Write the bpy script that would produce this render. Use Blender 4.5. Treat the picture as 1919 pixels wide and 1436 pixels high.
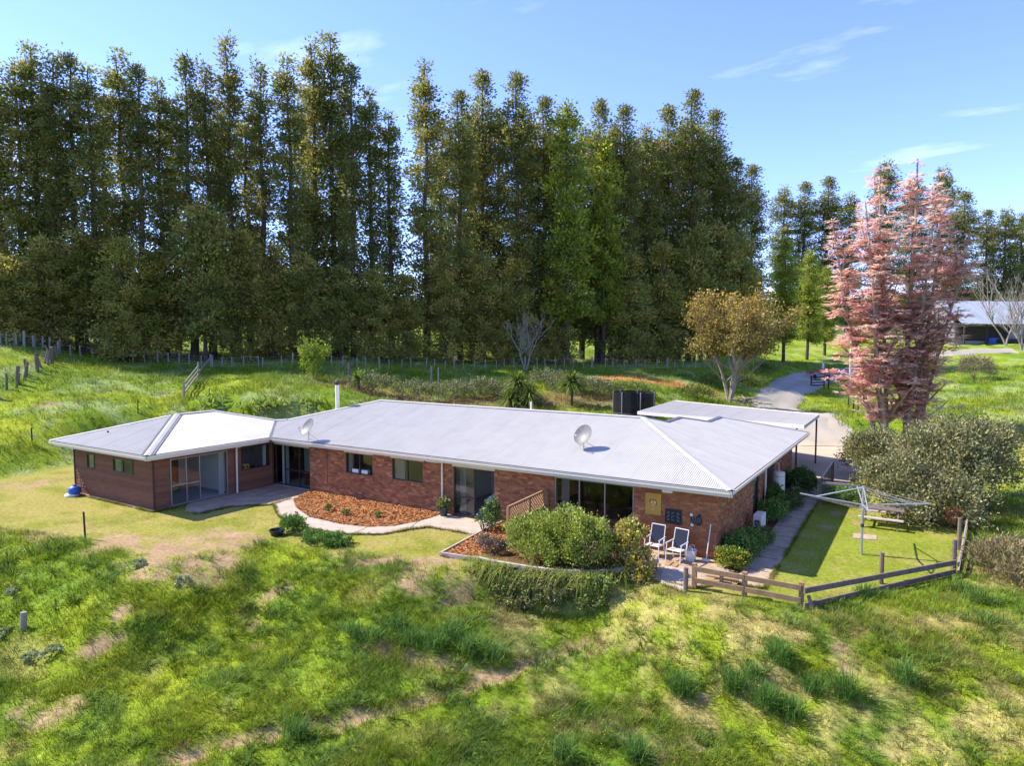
import bpy, bmesh, math, random
import numpy as np
from mathutils import Matrix, Vector
R = math.radians
rng = np.random.default_rng(7)
random.seed(7)
for o in list(bpy.data.objects): bpy.data.objects.remove(o)
SC = bpy.context.scene
COL = SC.collection

# ------------------------------------------------------------------ camera
CAMX, CAMY, CAMZ = 6.08, -23.16, 7.66
YAW, PITCH = R(31.81), R(3.805)
cam_data = bpy.data.cameras.new('camera')
cam_data.sensor_width = 36.0
cam_data.lens = 23.80
cam_data.clip_start = 0.1
cam_data.clip_end = 3000
cam = bpy.data.objects.new('camera', cam_data)
cam.location = (CAMX, CAMY, CAMZ)
cam.rotation_euler = (R(90) - PITCH, 0, YAW)
COL.objects.link(cam)
SC.camera = cam

# ------------------------------------------------------------------ sky and sun
SUN_DIR = Vector((-0.95, -0.24, 1.0)).normalized()          # towards the sun
SUN_EL = math.asin(SUN_DIR.z)
world = bpy.data.worlds.new('World')
SC.world = world
world.use_nodes = True
wn, wl = world.node_tree.nodes, world.node_tree.links
wn.clear()
w_out = wn.new('ShaderNodeOutputWorld')
w_bg = wn.new('ShaderNodeBackground')
w_bg.inputs['Strength'].default_value = 0.15
sky = wn.new('ShaderNodeTexSky')
sky.sky_type = 'NISHITA'
sky.sun_disc = False
sky.sun_elevation = SUN_EL
sky.sun_rotation = math.atan2(SUN_DIR.x, SUN_DIR.y)
sky.altitude = 100
sky.air_density = 0.85
sky.dust_density = 0.0
sky.ozone_density = 4.0
# thin high cloud, spread evenly over the whole sky
tc = wn.new('ShaderNodeTexCoord')
sep = wn.new('ShaderNodeSeparateXYZ')
wl.new(tc.outputs['Generated'], sep.inputs[0])
def wmath(op, a, b):
    n = wn.new('ShaderNodeMath'); n.operation = op
    for i, v in enumerate((a, b)):
        if isinstance(v, (int, float)): n.inputs[i].default_value = v
        else: wl.new(v, n.inputs[i])
    return n.outputs[0]
zz = wmath('MAXIMUM', wmath('ADD', sep.outputs[2], 0.06), 0.03)
cmb = wn.new('ShaderNodeCombineXYZ')
wl.new(wmath('DIVIDE', sep.outputs[0], zz), cmb.inputs[0])
wl.new(wmath('DIVIDE', sep.outputs[1], zz), cmb.inputs[1])
cmap = wn.new('ShaderNodeMapping')
cmap.inputs['Location'].default_value = (1.05, 0.95, 0.0)
cmap.inputs['Rotation'].default_value = (0, 0, R(25))
cmap.inputs['Scale'].default_value = (0.8, 1.5, 1)
wl.new(cmb.outputs[0], cmap.inputs[0])
cn = wn.new('ShaderNodeTexNoise')
cn.inputs['Scale'].default_value = 1.0
cn.inputs['Detail'].default_value = 8
cn.inputs['Roughness'].default_value = 0.56
wl.new(cmap.outputs[0], cn.inputs['Vector'])
cr = wn.new('ShaderNodeValToRGB')
cr.color_ramp.elements[0].position = 0.565
cr.color_ramp.elements[0].color = (0, 0, 0, 1)
cr.color_ramp.elements[1].position = 0.95
cr.color_ramp.elements[1].color = (0.55, 0.55, 0.55, 1)
wl.new(cn.outputs[0], cr.inputs[0])
tint = wn.new('ShaderNodeMix'); tint.data_type = 'RGBA'; tint.blend_type = 'MULTIPLY'
tint.inputs[0].default_value = 1.0
wl.new(sky.outputs[0], tint.inputs[6])
tint.inputs[7].default_value = (0.70, 0.66, 0.90, 1)
cmix = wn.new('ShaderNodeMix'); cmix.data_type = 'RGBA'
wl.new(cr.outputs[0], cmix.inputs[0])
wl.new(tint.outputs[2], cmix.inputs[6])
cmix.inputs[7].default_value = (6.6, 6.8, 7.2, 1)
wl.new(cmix.outputs[2], w_bg.inputs['Color'])
wl.new(w_bg.outputs[0], w_out.inputs[0])

sun_data = bpy.data.lights.new('sun', 'SUN')
sun_data.energy = 3.1
sun_data.angle = R(0.6)
sun_data.color = (1.0, 0.93, 0.80)
sun = bpy.data.objects.new('sun', sun_data)
sun.rotation_euler = SUN_DIR.to_track_quat('Z', 'Y').to_euler()
sun.location = (-40, 0, 60)
COL.objects.link(sun)

SC.view_settings.view_transform = 'Standard'
SC.view_settings.look = 'None'
SC.view_settings.gamma = 1
SC.view_settings.use_curve_mapping = False
SC.view_settings.exposure = 1.65
SC.render.engine = 'CYCLES'
SC.cycles.use_denoising = True
SC.cycles.max_bounces = 8
SC.cycles.diffuse_bounces = 6
SC.cycles.transparent_max_bounces = 12

# ------------------------------------------------------------------ helpers
LOC = {}                                   # world position of each thing's origin

def tag(o, label=None, cat=None, group=None, kind=None):
    if label: o['label'] = label
    if cat: o['category'] = cat
    if group: o['group'] = group
    if kind: o['kind'] = kind
    return o

def thing(name, label, cat, loc=(0, 0, 0), rz=0.0, group=None, parent=None):
    o = bpy.data.objects.new(name, None)
    o.empty_display_size = 0.2
    COL.objects.link(o)
    o.location = loc
    o.rotation_euler = (0, 0, rz)
    LOC[o.name] = np.array(loc, float)
    if label: tag(o, label, cat, group)
    if parent: o.parent = parent
    return o

def np_mesh(name, V, F3=None, F4=None, colors=None, smooth=False, corner_cols=None):
    """mesh from numpy arrays: vertices, triangles, quads, per-vertex colours"""
    me = bpy.data.meshes.new(name)
    V = np.ascontiguousarray(V, dtype=np.float32)
    loops, starts, n = [], [], 0
    if F4 is not None and len(F4):
        F4 = np.asarray(F4, np.int32)
        loops.append(F4.ravel()); starts.append(n + np.arange(len(F4)) * 4); n += F4.size
    if F3 is not None and len(F3):
        F3 = np.asarray(F3, np.int32)
        loops.append(F3.ravel()); starts.append(n + np.arange(len(F3)) * 3); n += F3.size
    L = np.concatenate(loops).astype(np.int32); S = np.concatenate(starts).astype(np.int32)
    me.vertices.add(len(V)); me.vertices.foreach_set('co', V.ravel())
    me.loops.add(len(L)); me.loops.foreach_set('vertex_index', L)
    me.polygons.add(len(S)); me.polygons.foreach_set('loop_start', S)
    me.update(calc_edges=True)
    if smooth: me.polygons.foreach_set('use_smooth', np.ones(len(S), bool))
    if colors is not None:
        a = me.color_attributes.new('Col', 'FLOAT_COLOR', 'POINT')
        c = np.ones((len(V), 4), np.float32); c[:, :3] = colors
        a.data.foreach_set('color', c.ravel())
    return me

def link(name, me, mat, parent=None, loc=(0, 0, 0)):
    o = bpy.data.objects.new(name, me)
    COL.objects.link(o)
    if mat and not me.materials: me.materials.append(mat)
    o.location = loc
    if parent:
        o.parent = parent
        LOC[o.name] = LOC.get(parent.name, np.zeros(3)) + np.array(loc, float)
    else:
        LOC[o.name] = np.array(loc, float)
    return o

def share(name, me, parent, loc=(0, 0, 0), rot=(0, 0, 0), scale=(1, 1, 1)):
    o = bpy.data.objects.new(name, me)
    COL.objects.link(o)
    o.parent = parent; o.location = loc; o.rotation_euler = rot; o.scale = scale
    return o

class MB:
    """collects boxes, tubes, prisms; build() makes ONE mesh object"""
    def __init__(s): s.v, s.f, s.c = [], [], []
    def add(s, vs, fs, col=None):
        b = len(s.v); s.v += [tuple(map(float, v)) for v in vs]; s.f += [tuple(b + i for i in f) for f in fs]
        if col is not None: s.c += [col] * len(vs)
        return s
    def box(s, x0, x1, y0, y1, z0, z1, col=None):
        x0, x1 = sorted((x0, x1)); y0, y1 = sorted((y0, y1)); z0, z1 = sorted((z0, z1))
        return s.add([(x0, y0, z0), (x1, y0, z0), (x1, y1, z0), (x0, y1, z0), (x0, y0, z1), (x1, y0, z1), (x1, y1, z1), (x0, y1, z1)],
              [(0, 3, 2, 1), (4, 5, 6, 7), (0, 1, 5, 4), (1, 2, 6, 5), (2, 3, 7, 6), (3, 0, 4, 7)], col)
    def beam(s, a, b, w, h, up=(0, 0, 1), col=None):
        a, b = Vector(a), Vector(b); d = (b - a).normalized(); u = Vector(up)
        if abs(d.dot(u)) > 0.98: u = Vector((0, 1, 0))
        sd = d.cross(u).normalized() * w / 2; u2 = sd.cross(d).normalized() * h / 2
        vs = [p + i * sd + j * u2 for p in (a, b) for i, j in ((-1, -1), (1, -1), (1, 1), (-1, 1))]
        return s.add(vs, [(0, 1, 2, 3), (7, 6, 5, 4), (0, 4, 5, 1), (1, 5, 6, 2), (2, 6, 7, 3), (3, 7, 4, 0)], col)
    def tube(s, pts, rad, n=8, cap=True, col=None):
        pts = [Vector(p) for p in pts]
        if isinstance(rad, (int, float)): rad = [rad] * len(pts)
        vs, fs = [], []
        ref = Vector((0.31, 0.87, 0.38))
        for i, p in enumerate(pts):
            d = (pts[min(i + 1, len(pts) - 1)] - pts[max(i - 1, 0)]).normalized()
            a = d.cross(ref).normalized(); b = d.cross(a)
            for k in range(n):
                t = 2 * math.pi * k / n
                vs.append(p + (a * math.cos(t) + b * math.sin(t)) * rad[i])
        for i in range(len(pts) - 1):
            for k in range(n):
                k2 = (k + 1) % n
                fs.append((i * n + k, i * n + k2, (i + 1) * n + k2, (i + 1) * n + k))
        if cap:
            fs.append(tuple(range(n - 1, -1, -1))); m = (len(pts) - 1) * n; fs.append(tuple(m + k for k in range(n)))
        return s.add(vs, fs, col)
    def lathe(s, prof, c=(0, 0, 0), n=16):
        vs = [(c[0] + r * math.cos(2 * math.pi * k / n), c[1] + r * math.sin(2 * math.pi * k / n), c[2] + z) for r, z in prof for k in range(n)]
        fs = [(i * n + k, i * n + (k + 1) % n, (i + 1) * n + (k + 1) % n, (i + 1) * n + k) for i in range(len(prof) - 1) for k in range(n)]
        fs.append(tuple(range(n - 1, -1, -1))); m = (len(prof) - 1) * n; fs.append(tuple(m + k for k in range(n)))
        return s.add(vs, fs)
    def prism(s, poly, z0, z1):
        n = len(poly); 
        if sum(poly[i][0] * poly[(i + 1) % n][1] - poly[(i + 1) % n][0] * poly[i][1] for i in range(n)) < 0: poly = poly[::-1]
        vs = [(p[0], p[1], z0) for p in poly] + [(p[0], p[1], z1) for p in poly]
        fs = [tuple(range(n - 1, -1, -1)), tuple(range(n, 2 * n))] + [(i, (i + 1) % n, n + (i + 1) % n, n + i) for i in range(n)]
        return s.add(vs, fs)
    def mesh(s, name, off=(0, 0, 0), smooth=False, bevel=0):
        me = bpy.data.meshes.new(name)
        V = [(v[0] - off[0], v[1] - off[1], v[2] - off[2]) for v in s.v]
        me.from_pydata(V, [], s.f); me.update()
        if s.c:
            a = me.color_attributes.new('Col', 'FLOAT_COLOR', 'POINT')
            for i, c in enumerate(s.c): a.data[i].color = (*c, 1)
        if bevel:
            bm = bmesh.new(); bm.from_mesh(me)
            bmesh.ops.bevel(bm, geom=bm.edges[:], offset=bevel, segments=1, affect='EDGES', clamp_overlap=True)
            bm.to_mesh(me); bm.free()
        if smooth:
            me.polygons.foreach_set('use_smooth', [True] * len(me.polygons))
            try: me.set_sharp_from_angle(angle=R(40))
            except Exception: pass
        return me
    def build(s, name, mat, parent=None, local=False, smooth=False, bevel=0):
        off = (0, 0, 0) if (local or not parent) else tuple(LOC.get(parent.name, np.zeros(3)))
        return link(name, s.mesh(name, off, smooth, bevel), mat, parent)

# ------------------------------------------------------------------ materials
MAT = {}
def mat(name, col, rough=0.7, spec=0.3, metal=0.0, var=0.0, vscale=3.0, bump=0.0, bscale=40.0, attr=False, transl=0.0, stretch=(1, 1, 1), rand=0.0, dirt=None):
    m = bpy.data.materials.new(name); m.use_nodes = True
    N, L = m.node_tree.nodes, m.node_tree.links
    b = N['Principled BSDF']
    b.inputs['Roughness'].default_value = rough
    b.inputs['Specular IOR Level'].default_value = spec
    b.inputs['Metallic'].default_value = metal
    out = None
    if attr:
        a = N.new('ShaderNodeVertexColor'); a.layer_name = 'Col'; out = a.outputs[0]
    else:
        rgb = N.new('ShaderNodeRGB'); rgb.outputs[0].default_value = (*col, 1); out = rgb.outputs[0]
    tcn = N.new('ShaderNodeTexCoord')
    mp = N.new('ShaderNodeMapping'); mp.inputs['Scale'].default_value = stretch
    L.new(tcn.outputs['Object'], mp.inputs[0])
    if var or dirt:
        nz = N.new('ShaderNodeTexNoise'); nz.inputs['Scale'].default_value = vscale; nz.inputs['Detail'].default_value = 7
        nz.inputs['Roughness'].default_value = 0.65
        L.new(mp.outputs[0], nz.inputs['Vector'])
    if var:
        mr = N.new('ShaderNodeMapRange'); mr.inputs[1].default_value = 0.25; mr.inputs[2].default_value = 0.75
        mr.inputs[3].default_value = 1 - var; mr.inputs[4].default_value = 1 + var
        L.new(nz.outputs[0], mr.inputs[0])
        mx = N.new('ShaderNodeVectorMath'); mx.operation = 'SCALE'
        L.new(out, mx.inputs[0]); L.new(mr.outputs[0], mx.inputs['Scale']); out = mx.outputs[0]
    if dirt:
        nz2 = N.new('ShaderNodeTexNoise'); nz2.inputs['Scale'].default_value = dirt[1]; nz2.inputs['Detail'].default_value = 8
        nz2.inputs['Roughness'].default_value = 0.7
        L.new(mp.outputs[0], nz2.inputs['Vector'])
        rp = N.new('ShaderNodeMapRange'); rp.inputs[1].default_value = 0.5; rp.inputs[2].default_value = 0.75; rp.inputs[3].default_value = 0; rp.inputs[4].default_value = dirt[2]
        L.new(nz2.outputs[0], rp.inputs[0])
        mm = N.new('ShaderNodeMix'); mm.data_type = 'RGBA'
        L.new(rp.outputs[0], mm.inputs[0]); L.new(out, mm.inputs[6]); mm.inputs[7].default_value = (*dirt[0], 1)
        out = mm.outputs[2]
    if rand:
        oi = N.new('ShaderNodeObjectInfo')
        mr = N.new('ShaderNodeMapRange'); mr.inputs[3].default_value = 1 - rand; mr.inputs[4].default_value = 1 + rand
        L.new(oi.outputs['Random'], mr.inputs[0])
        mx = N.new('ShaderNodeVectorMath'); mx.operation = 'SCALE'
        L.new(out, mx.inputs[0]); L.new(mr.outputs[0], mx.inputs['Scale']); out = mx.outputs[0]
    L.new(out, b.inputs['Base Color'])
    if bump:
        nb = N.new('ShaderNodeTexNoise'); nb.inputs['Scale'].default_value = bscale; nb.inputs['Detail'].default_value = 5
        L.new(mp.outputs[0], nb.inputs['Vector'])
        bp = N.new('ShaderNodeBump'); bp.inputs['Strength'].default_value = bump; bp.inputs['Distance'].default_value = 0.02
        L.new(nb.outputs[0], bp.inputs['Height']); L.new(bp.outputs[0], b.inputs['Normal'])
    if transl:
        t = N.new('ShaderNodeBsdfTranslucent'); L.new(out, t.inputs[0])
        ms = N.new('ShaderNodeMixShader'); ms.inputs[0].default_value = transl
        L.new(b.outputs[0], ms.inputs[1]); L.new(t.outputs[0], ms.inputs[2])
        L.new(ms.outputs[0], N['Material Output'].inputs[0])
    MAT[name] = m
    return m

def glass_mat(name, tintc):
    m = bpy.data.materials.new(name); m.use_nodes = True
    N, L = m.node_tree.nodes, m.node_tree.links
    N.clear()
    o = N.new('ShaderNodeOutputMaterial'); tr = N.new('ShaderNodeBsdfTransparent'); tr.inputs[0].default_value = (*tintc, 1)
    gl = N.new('ShaderNodeBsdfGlossy'); gl.inputs['Roughness'].default_value = 0.02; gl.inputs[0].default_value = (1, 1, 1, 1)
    fr = N.new('ShaderNodeFresnel'); fr.inputs[0].default_value = 1.5
    mx = N.new('ShaderNodeMixShader')
    geo = N.new('ShaderNodeNewGeometry'); mi = N.new('ShaderNodeMapRange'); mi.inputs[3].default_value = 1.5; mi.inputs[4].default_value = 1 / 1.5
    L.new(geo.outputs['Backfacing'], mi.inputs[0]); L.new(mi.outputs[0], fr.inputs[0])
    L.new(fr.outputs[0], mx.inputs[0]); L.new(tr.outputs[0], mx.inputs[1]); L.new(gl.outputs[0], mx.inputs[2]); L.new(mx.outputs[0], o.inputs[0])
    MAT[name] = m

mat('ground', (0, 0, 0), 0.95, 0.1, attr=True, var=0.42, vscale=7.0, bump=0.9, bscale=12)
mat('grass', (0, 0, 0), 0.65, 0.2, attr=True, transl=0.35)
mat('leaf', (0, 0, 0), 0.6, 0.25, attr=True, transl=0.25)
mat('needle', (0, 0, 0), 0.7, 0.2, attr=True, transl=0.5)
mat('petal', (0, 0, 0), 0.6, 0.2, attr=True, transl=0.5)
mat('bark', (0.10, 0.075, 0.055), 0.9, 0.1, var=0.35, vscale=6, bump=0.8, bscale=12, stretch=(3, 3, 0.5))
mat('pale_bark', (0.30, 0.25, 0.20), 0.9, 0.1, var=0.45, vscale=5, bump=0.6, bscale=10, stretch=(2, 2, 0.6))
mat('brick', (0, 0, 0), 0.85, 0.15, attr=True, var=0.22, vscale=6, bump=0.3, bscale=60)
mat('mortar', (0.22, 0.17, 0.13), 0.95, 0.1, var=0.15, vscale=8)
mat('board', (0.195, 0.084, 0.048), 0.8, 0.2, var=0.28, vscale=4, stretch=(0.6, 0.6, 6), rand=0.14, bump=0.25, bscale=20)
mat('board_trim', (0.085, 0.040, 0.030), 0.75, 0.2, var=0.2)
mat('roof_metal', (0.430, 0.408, 0.370), 0.5, 0.3, var=0.06, vscale=0.8, rand=0.015, dirt=((0.31, 0.285, 0.26), 1.2, 0.4))
mat('roof_cap', (0.44, 0.42, 0.40), 0.45, 0.4, var=0.08, vscale=2)
mat('flashing', (0.20, 0.205, 0.22), 0.4, 0.4, metal=0.4, var=0.2)
mat('white_paint', (0.80, 0.71, 0.60), 0.5, 0.35, var=0.06, vscale=3, dirt=((0.42, 0.38, 0.31), 3.0, 0.4))
mat('cream_paint', (0.72, 0.60, 0.41), 0.6, 0.3, var=0.06)
mat('soffit', (0.66, 0.60, 0.50), 0.7, 0.2)
mat('bronze_frame', (0.045, 0.035, 0.028), 0.4, 0.4)
mat('silver_frame', (0.36, 0.33, 0.30), 0.4, 0.4, metal=0.5)
glass_mat('glass', (0.84, 0.87, 0.85))
mat('wallboard', (0.74, 0.71, 0.65), 0.8, 0.1, var=0.04)
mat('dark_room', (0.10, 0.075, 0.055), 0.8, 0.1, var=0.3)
mat('carpet', (0.36, 0.345, 0.34), 0.95, 0.05, var=0.1, vscale=20)
mat('curtain', (0.60, 0.58, 0.54), 0.9, 0.1, transl=0.2)
mat('concrete', (0.42, 0.345, 0.275), 0.9, 0.15, var=0.14, vscale=2.2, bump=0.2, bscale=60, dirt=((0.23, 0.195, 0.16), 1.3, 0.65))
mat('old_concrete', (0.38, 0.285, 0.20), 0.92, 0.12, var=0.28, vscale=1.6, bump=0.3, bscale=50, dirt=((0.19, 0.15, 0.115), 2.2, 0.7))
mat('gravel', (0.27, 0.255, 0.24), 0.95, 0.1, attr=True, var=0.22, vscale=14, bump=0.7, bscale=30)
mat('mulch_soil', (0.12, 0.06, 0.03), 0.95, 0.1, var=0.3, vscale=9)
mat('chips', (0, 0, 0), 0.85, 0.15, attr=True)
mat('new_timber', (0.34, 0.20, 0.095), 0.8, 0.2, var=0.22, vscale=3, stretch=(4, 4, 4), bump=0.2, bscale=20)
mat('old_timber', (0.17, 0.125, 0.10), 0.9, 0.1, var=0.35, vscale=5, bump=0.4, bscale=18, dirt=((0.30, 0.27, 0.22), 6, 0.6))
mat('rail_timber', (0.30, 0.185, 0.10), 0.85, 0.15, var=0.3, vscale=4, bump=0.3, bscale=18, dirt=((0.36, 0.30, 0.22), 5, 0.5))
mat('post_timber', (0.30, 0.26, 0.21), 0.9, 0.1, var=0.3, vscale=4, bump=0.3, bscale=15)
mat('dark_post', (0.045, 0.038, 0.03), 0.85, 0.2, var=0.3)
mat('brown_steel', (0.085, 0.050, 0.036), 0.5, 0.4)
mat('galv', (0.48, 0.49, 0.50), 0.35, 0.5, metal=0.6, var=0.1)
mat('dish_grey', (0.17, 0.16, 0.15), 0.5, 0.4, var=0.15, vscale=4, dirt=((0.07, 0.065, 0.06), 5.0, 0.75))
mat('alu_white', (0.68, 0.68, 0.67), 0.4, 0.4)
mat('navy_sling', (0.018, 0.024, 0.045), 0.8, 0.2)
mat('cream_cloth', (0.58, 0.54, 0.46), 0.9, 0.1)
mat('ochre_wood', (0.50, 0.29, 0.055), 0.7, 0.2, var=0.15, vscale=5)
mat('ochre_light', (0.66, 0.45, 0.18), 0.7, 0.2)
mat('art_black', (0.020, 0.022, 0.027), 0.5, 0.4, var=0.3)
mat('art_grey', (0.17, 0.18, 0.19), 0.5, 0.4, var=0.2)
mat('shell_white', (0.72, 0.66, 0.60), 0.5, 0.3)
mat('blue_plastic', (0.03, 0.10, 0.42), 0.5, 0.4)
mat('pale_plastic', (0.62, 0.60, 0.60), 0.5, 0.3, var=0.05)
mat('black_plastic', (0.016, 0.016, 0.017), 0.45, 0.4)
mat('green_pot', (0.035, 0.055, 0.05), 0.5, 0.4)
mat('grille', (0.05, 0.055, 0.06), 0.5, 0.4)
mat('red_paint', (0.34, 0.03, 0.022), 0.5, 0.4, var=0.2, dirt=((0.12, 0.05, 0.03), 4, 0.6))
mat('rubber', (0.018, 0.018, 0.018), 0.85, 0.2)
mat('leather', (0.16, 0.05, 0.03), 0.5, 0.4)
mat('bed_blue', (0.36, 0.48, 0.62), 0.9, 0.1)
mat('bed_dark', (0.02, 0.022, 0.04), 0.9, 0.1)
mat('net', (0.020, 0.021, 0.023), 0.9, 0.1, var=0.3, vscale=6)
_n, _l = MAT['net'].node_tree.nodes, MAT['net'].node_tree.links      # woven netting: a third of it is holes
_t = _n.new('ShaderNodeBsdfTransparent'); _m = _n.new('ShaderNodeMixShader'); _m.inputs[0].default_value = 0.36
_l.new(_n['Principled BSDF'].outputs[0], _m.inputs[1]); _l.new(_t.outputs[0], _m.inputs[2]); _l.new(_m.outputs[0], _n['Material Output'].inputs[0])
mat('iron_sheet', (0.24, 0.225, 0.21), 0.6, 0.3, metal=0.2, var=0.3, vscale=3)
mat('cap_stone', (0.42, 0.36, 0.30), 0.9, 0.1, var=0.2, vscale=4)
mat('barn_roof', (0.40, 0.43, 0.48), 0.4, 0.4, var=0.15, vscale=0.3, stretch=(3, 0.4, 1))
mat('barn_wall', (0.24, 0.25, 0.26), 0.6, 0.3, var=0.2, vscale=0.6)
mat('barn_dark', (0.06, 0.045, 0.035), 0.9, 0.1, var=0.3)
mat('clay', (0.44, 0.20, 0.07), 0.95, 0.05, var=0.25, vscale=5, bump=0.6, bscale=8)
mat('wire', (0.32, 0.31, 0.30), 0.5, 0.4, metal=0.5)
mat('steel_dark', (0.06, 0.06, 0.06), 0.5, 0.4, metal=0.4)

# ------------------------------------------------------------------ noise
_perm = np.random.default_rng(3).random((512, 512))
def vnoise(x, y):
    xi, yi = np.floor(x).astype(int), np.floor(y).astype(int)
    fx, fy = x - xi, y - yi
    fx, fy = fx * fx * (3 - 2 * fx), fy * fy * (3 - 2 * fy)
    g = lambda a, b: _perm[a & 511, b & 511]
    return (g(xi, yi) * (1 - fx) + g(xi + 1, yi) * fx) * (1 - fy) + (g(xi, yi + 1) * (1 - fx) + g(xi + 1, yi + 1) * fx) * fy
def fbm(x, y, s=1.0, o=4):
    x, y = np.asarray(x, float) * s + 37.3, np.asarray(y, float) * s + 91.7
    t, a, w = 0, 0.5, 0
    for i in range(o):
        t = t + a * vnoise(x, y); w += a; a *= 0.5; x, y = x * 2.03 + 11.1, y * 2.03 + 5.7
    return t / w
def sstep(a, b, x):
    t = np.clip((x - a) / (b - a), 0, 1); return t * t * (3 - 2 * t)
def seg_dist(x, y, pts, closed=False):
    x, y = np.asarray(x, float), np.asarray(y, float)
    d = np.full(x.shape, 1e9); n = len(pts)
    for i in range(n if closed else n - 1):
        (ax, ay), (bx, by) = pts[i][:2], pts[(i + 1) % n][:2]
        vx, vy = bx - ax, by - ay
        t = np.clip(((x - ax) * vx + (y - ay) * vy) / (vx * vx + vy * vy + 1e-9), 0, 1)
        d = np.minimum(d, np.hypot(x - ax - t * vx, y - ay - t * vy))
    return d
def inside(x, y, poly):
    x, y = np.asarray(x, float), np.asarray(y, float)
    r = np.zeros(x.shape, bool); n = len(poly)
    for i in range(n):
        (ax, ay), (bx, by) = poly[i][:2], poly[(i + 1) % n][:2]
        if ay == by: continue
        c = ((ay > y) != (by > y)) & (x < (bx - ax) * (y - ay) / (by - ay) + ax)
        r ^= c
    return r
def sdist(x, y, poly):
    d = seg_dist(x, y, poly, True); return np.where(inside(x, y, poly), -d, d)

# ------------------------------------------------------------------ terrain
#TERRAIN-BEGIN
# surveyed ground points (x, y, z)
SURVEY = np.array([
 (-63.338, 4.475, 6.792), (-62.983, 8.168, 5.956), (-52.309, -0.753, 3.28), (-41.703, -4.941, 1.328), (-37.771, -4.913, 0.656), (-46.653, 3.944, 3.393), (-56.865, 14.229, 4.778), (-40.585, 6.51, 3.162),
 (-31.984, 5.945, 3.117), (-29.556, 7.415, 2.657), (-35.179, 12.298, 4.127), (-47.325, 18.971, 4.822), (-40.656, 20.717, 4.423), (-39.941, 29.422, 4.492), (-35.273, 37.016, 4.251), (-28.097, 48.535, 4.157), (-18.724, 66.13, 3.993),
 (-32.535, 20.928, 3.036), (-25.848, 32.19, 3.514), (-18.013, 39.414, 3.592), (-13.912, 28.849, 1.848), (-20.782, 23.417, 1.953), (-26.121, 16.592, 2.27), (-12.502, 43.912, 2.318), (-10.349, 41.65, 1.551),
 (-13.453, 63.653, 5.917), (-10.174, 63.18, 4.024), (-11.971, 57.314, 3.588),
 (-7.723, 47.945, 0.902), (-6.7, 60.477, 2.239), (-3.088, 74.576, 3.066), (2.1, 97.935, 4.242), (10.482, 126.824, 5.557), (0.935, 36.847, 1.444), (10.025, 43.706, 1.977), (11.675, 74.331, 3.483),
 (18.529, 111.703, 4.739), (14.13, 135.001, 5.78), (21.008, 139.267, 5.78), (10.651, 23.984, 1.194), (9.315, 8.923, 0.169), (8.687, 2.045, 0.142), (7.816, -3.25, -0.338),
 (-1.406, -11.08, -1.678), (-11.725, -16.69, -2.12), (-16.42, -14.859, -1.792), (-22.284, -12.578, -1.518), (-6.495, -13.784, -1.931), (-10.846, -10.425, -1.381), (-13.321, -8.513, -1.031),
 (-7.261, -7.795, -0.705), (-6.055, -4.919, -0.643), (-4.645, -4.536, -0.893), (-3.142, -4.077, -0.907), (-1.7, -3.628, -0.582), (-1.929, -6.897, -1.355), (0.263, -3.447, -0.264), (3.133, -2.731, -0.294), (3.565, -5.368, -1.248), (3.946, -7.76, -1.678),
 (7.99, -6.156, -1.173), (6.385, -2.141, -0.446), (-18.13, -9.856, -1.168),
 (-128.656, 29.088, 10.157), (-101.061, 61.636, 11.445), (-72.471, 91.204, 11.958), (-36.684, 118.076, 11.413), (-9.287, 150.046, 6.881), (24.936, 183.144, 7.869),
 (-88.188, -11.079, 4.999), (-50.272, -16.247, 0.119), (-25.061, -19.586, -1.248), (41.448, 81.046, 4.006), (23.446, 27.152, 0.538), (15.423, 3.236, -0.357),
 (6.0, -20.0, -3.4), (-6.0, -24.0, -3.8), (18.0, -18.0, -3.0), (8.0, -40.0, -6.5), (-25.0, -35.0, -6.0), (35.0, -35.0, -5.5)])
PAD = [(-36.64, -7.926, 0), (-26.853, -11.493, 0), (-20.82, -10.323, 0), (-16.343, -10.077, 0), (-14.829, -6.368, 0), (-11.563, -5.721, 0), (-8.333, -5.436, 0), (-6.617, -5.032, 0.28), (-5.838, -4.926, 0.28), (-4.783, -4.818, 0.28), (-3.816, -4.628, 0.28), (-2.893, -4.227, 0.28),
       (-2.239, -3.65, 0.28), (-1.704, -2.968, 0.28), (-0.914, -3.035, 0), (-0.008, -3.113, 0), (3.137, -2.808, 0), (6.955, 2.405, 0), (7.822, 12.519, 0), (9.5, 24.0), (5.0, 32.0), (-3.0, 32.0), (-12.0, 24.0), (-22.0, 14.5), (-26.5, 8.0), (-33.0, 4.0), (-38.5, 1.0)]
PAD = [tuple(p[:2]) for p in PAD]
def _k(r2): return np.where(r2 > 1e-12, 0.5 * r2 * np.log(r2 + 1e-12), 0.0)
_X = SURVEY[:, :2] / 50.0
_n = len(_X)
_A = np.zeros((_n + 3, _n + 3))
_A[:_n, :_n] = _k(((_X[:, None] - _X[None]) ** 2).sum(-1)) + np.eye(_n) * 1e-3
_A[:_n, _n] = 1; _A[:_n, _n + 1:] = _X; _A[_n, :_n] = 1; _A[_n + 1:, :_n] = _X.T
_W = np.linalg.solve(_A, np.concatenate([SURVEY[:, 2], np.zeros(3)]))
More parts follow.
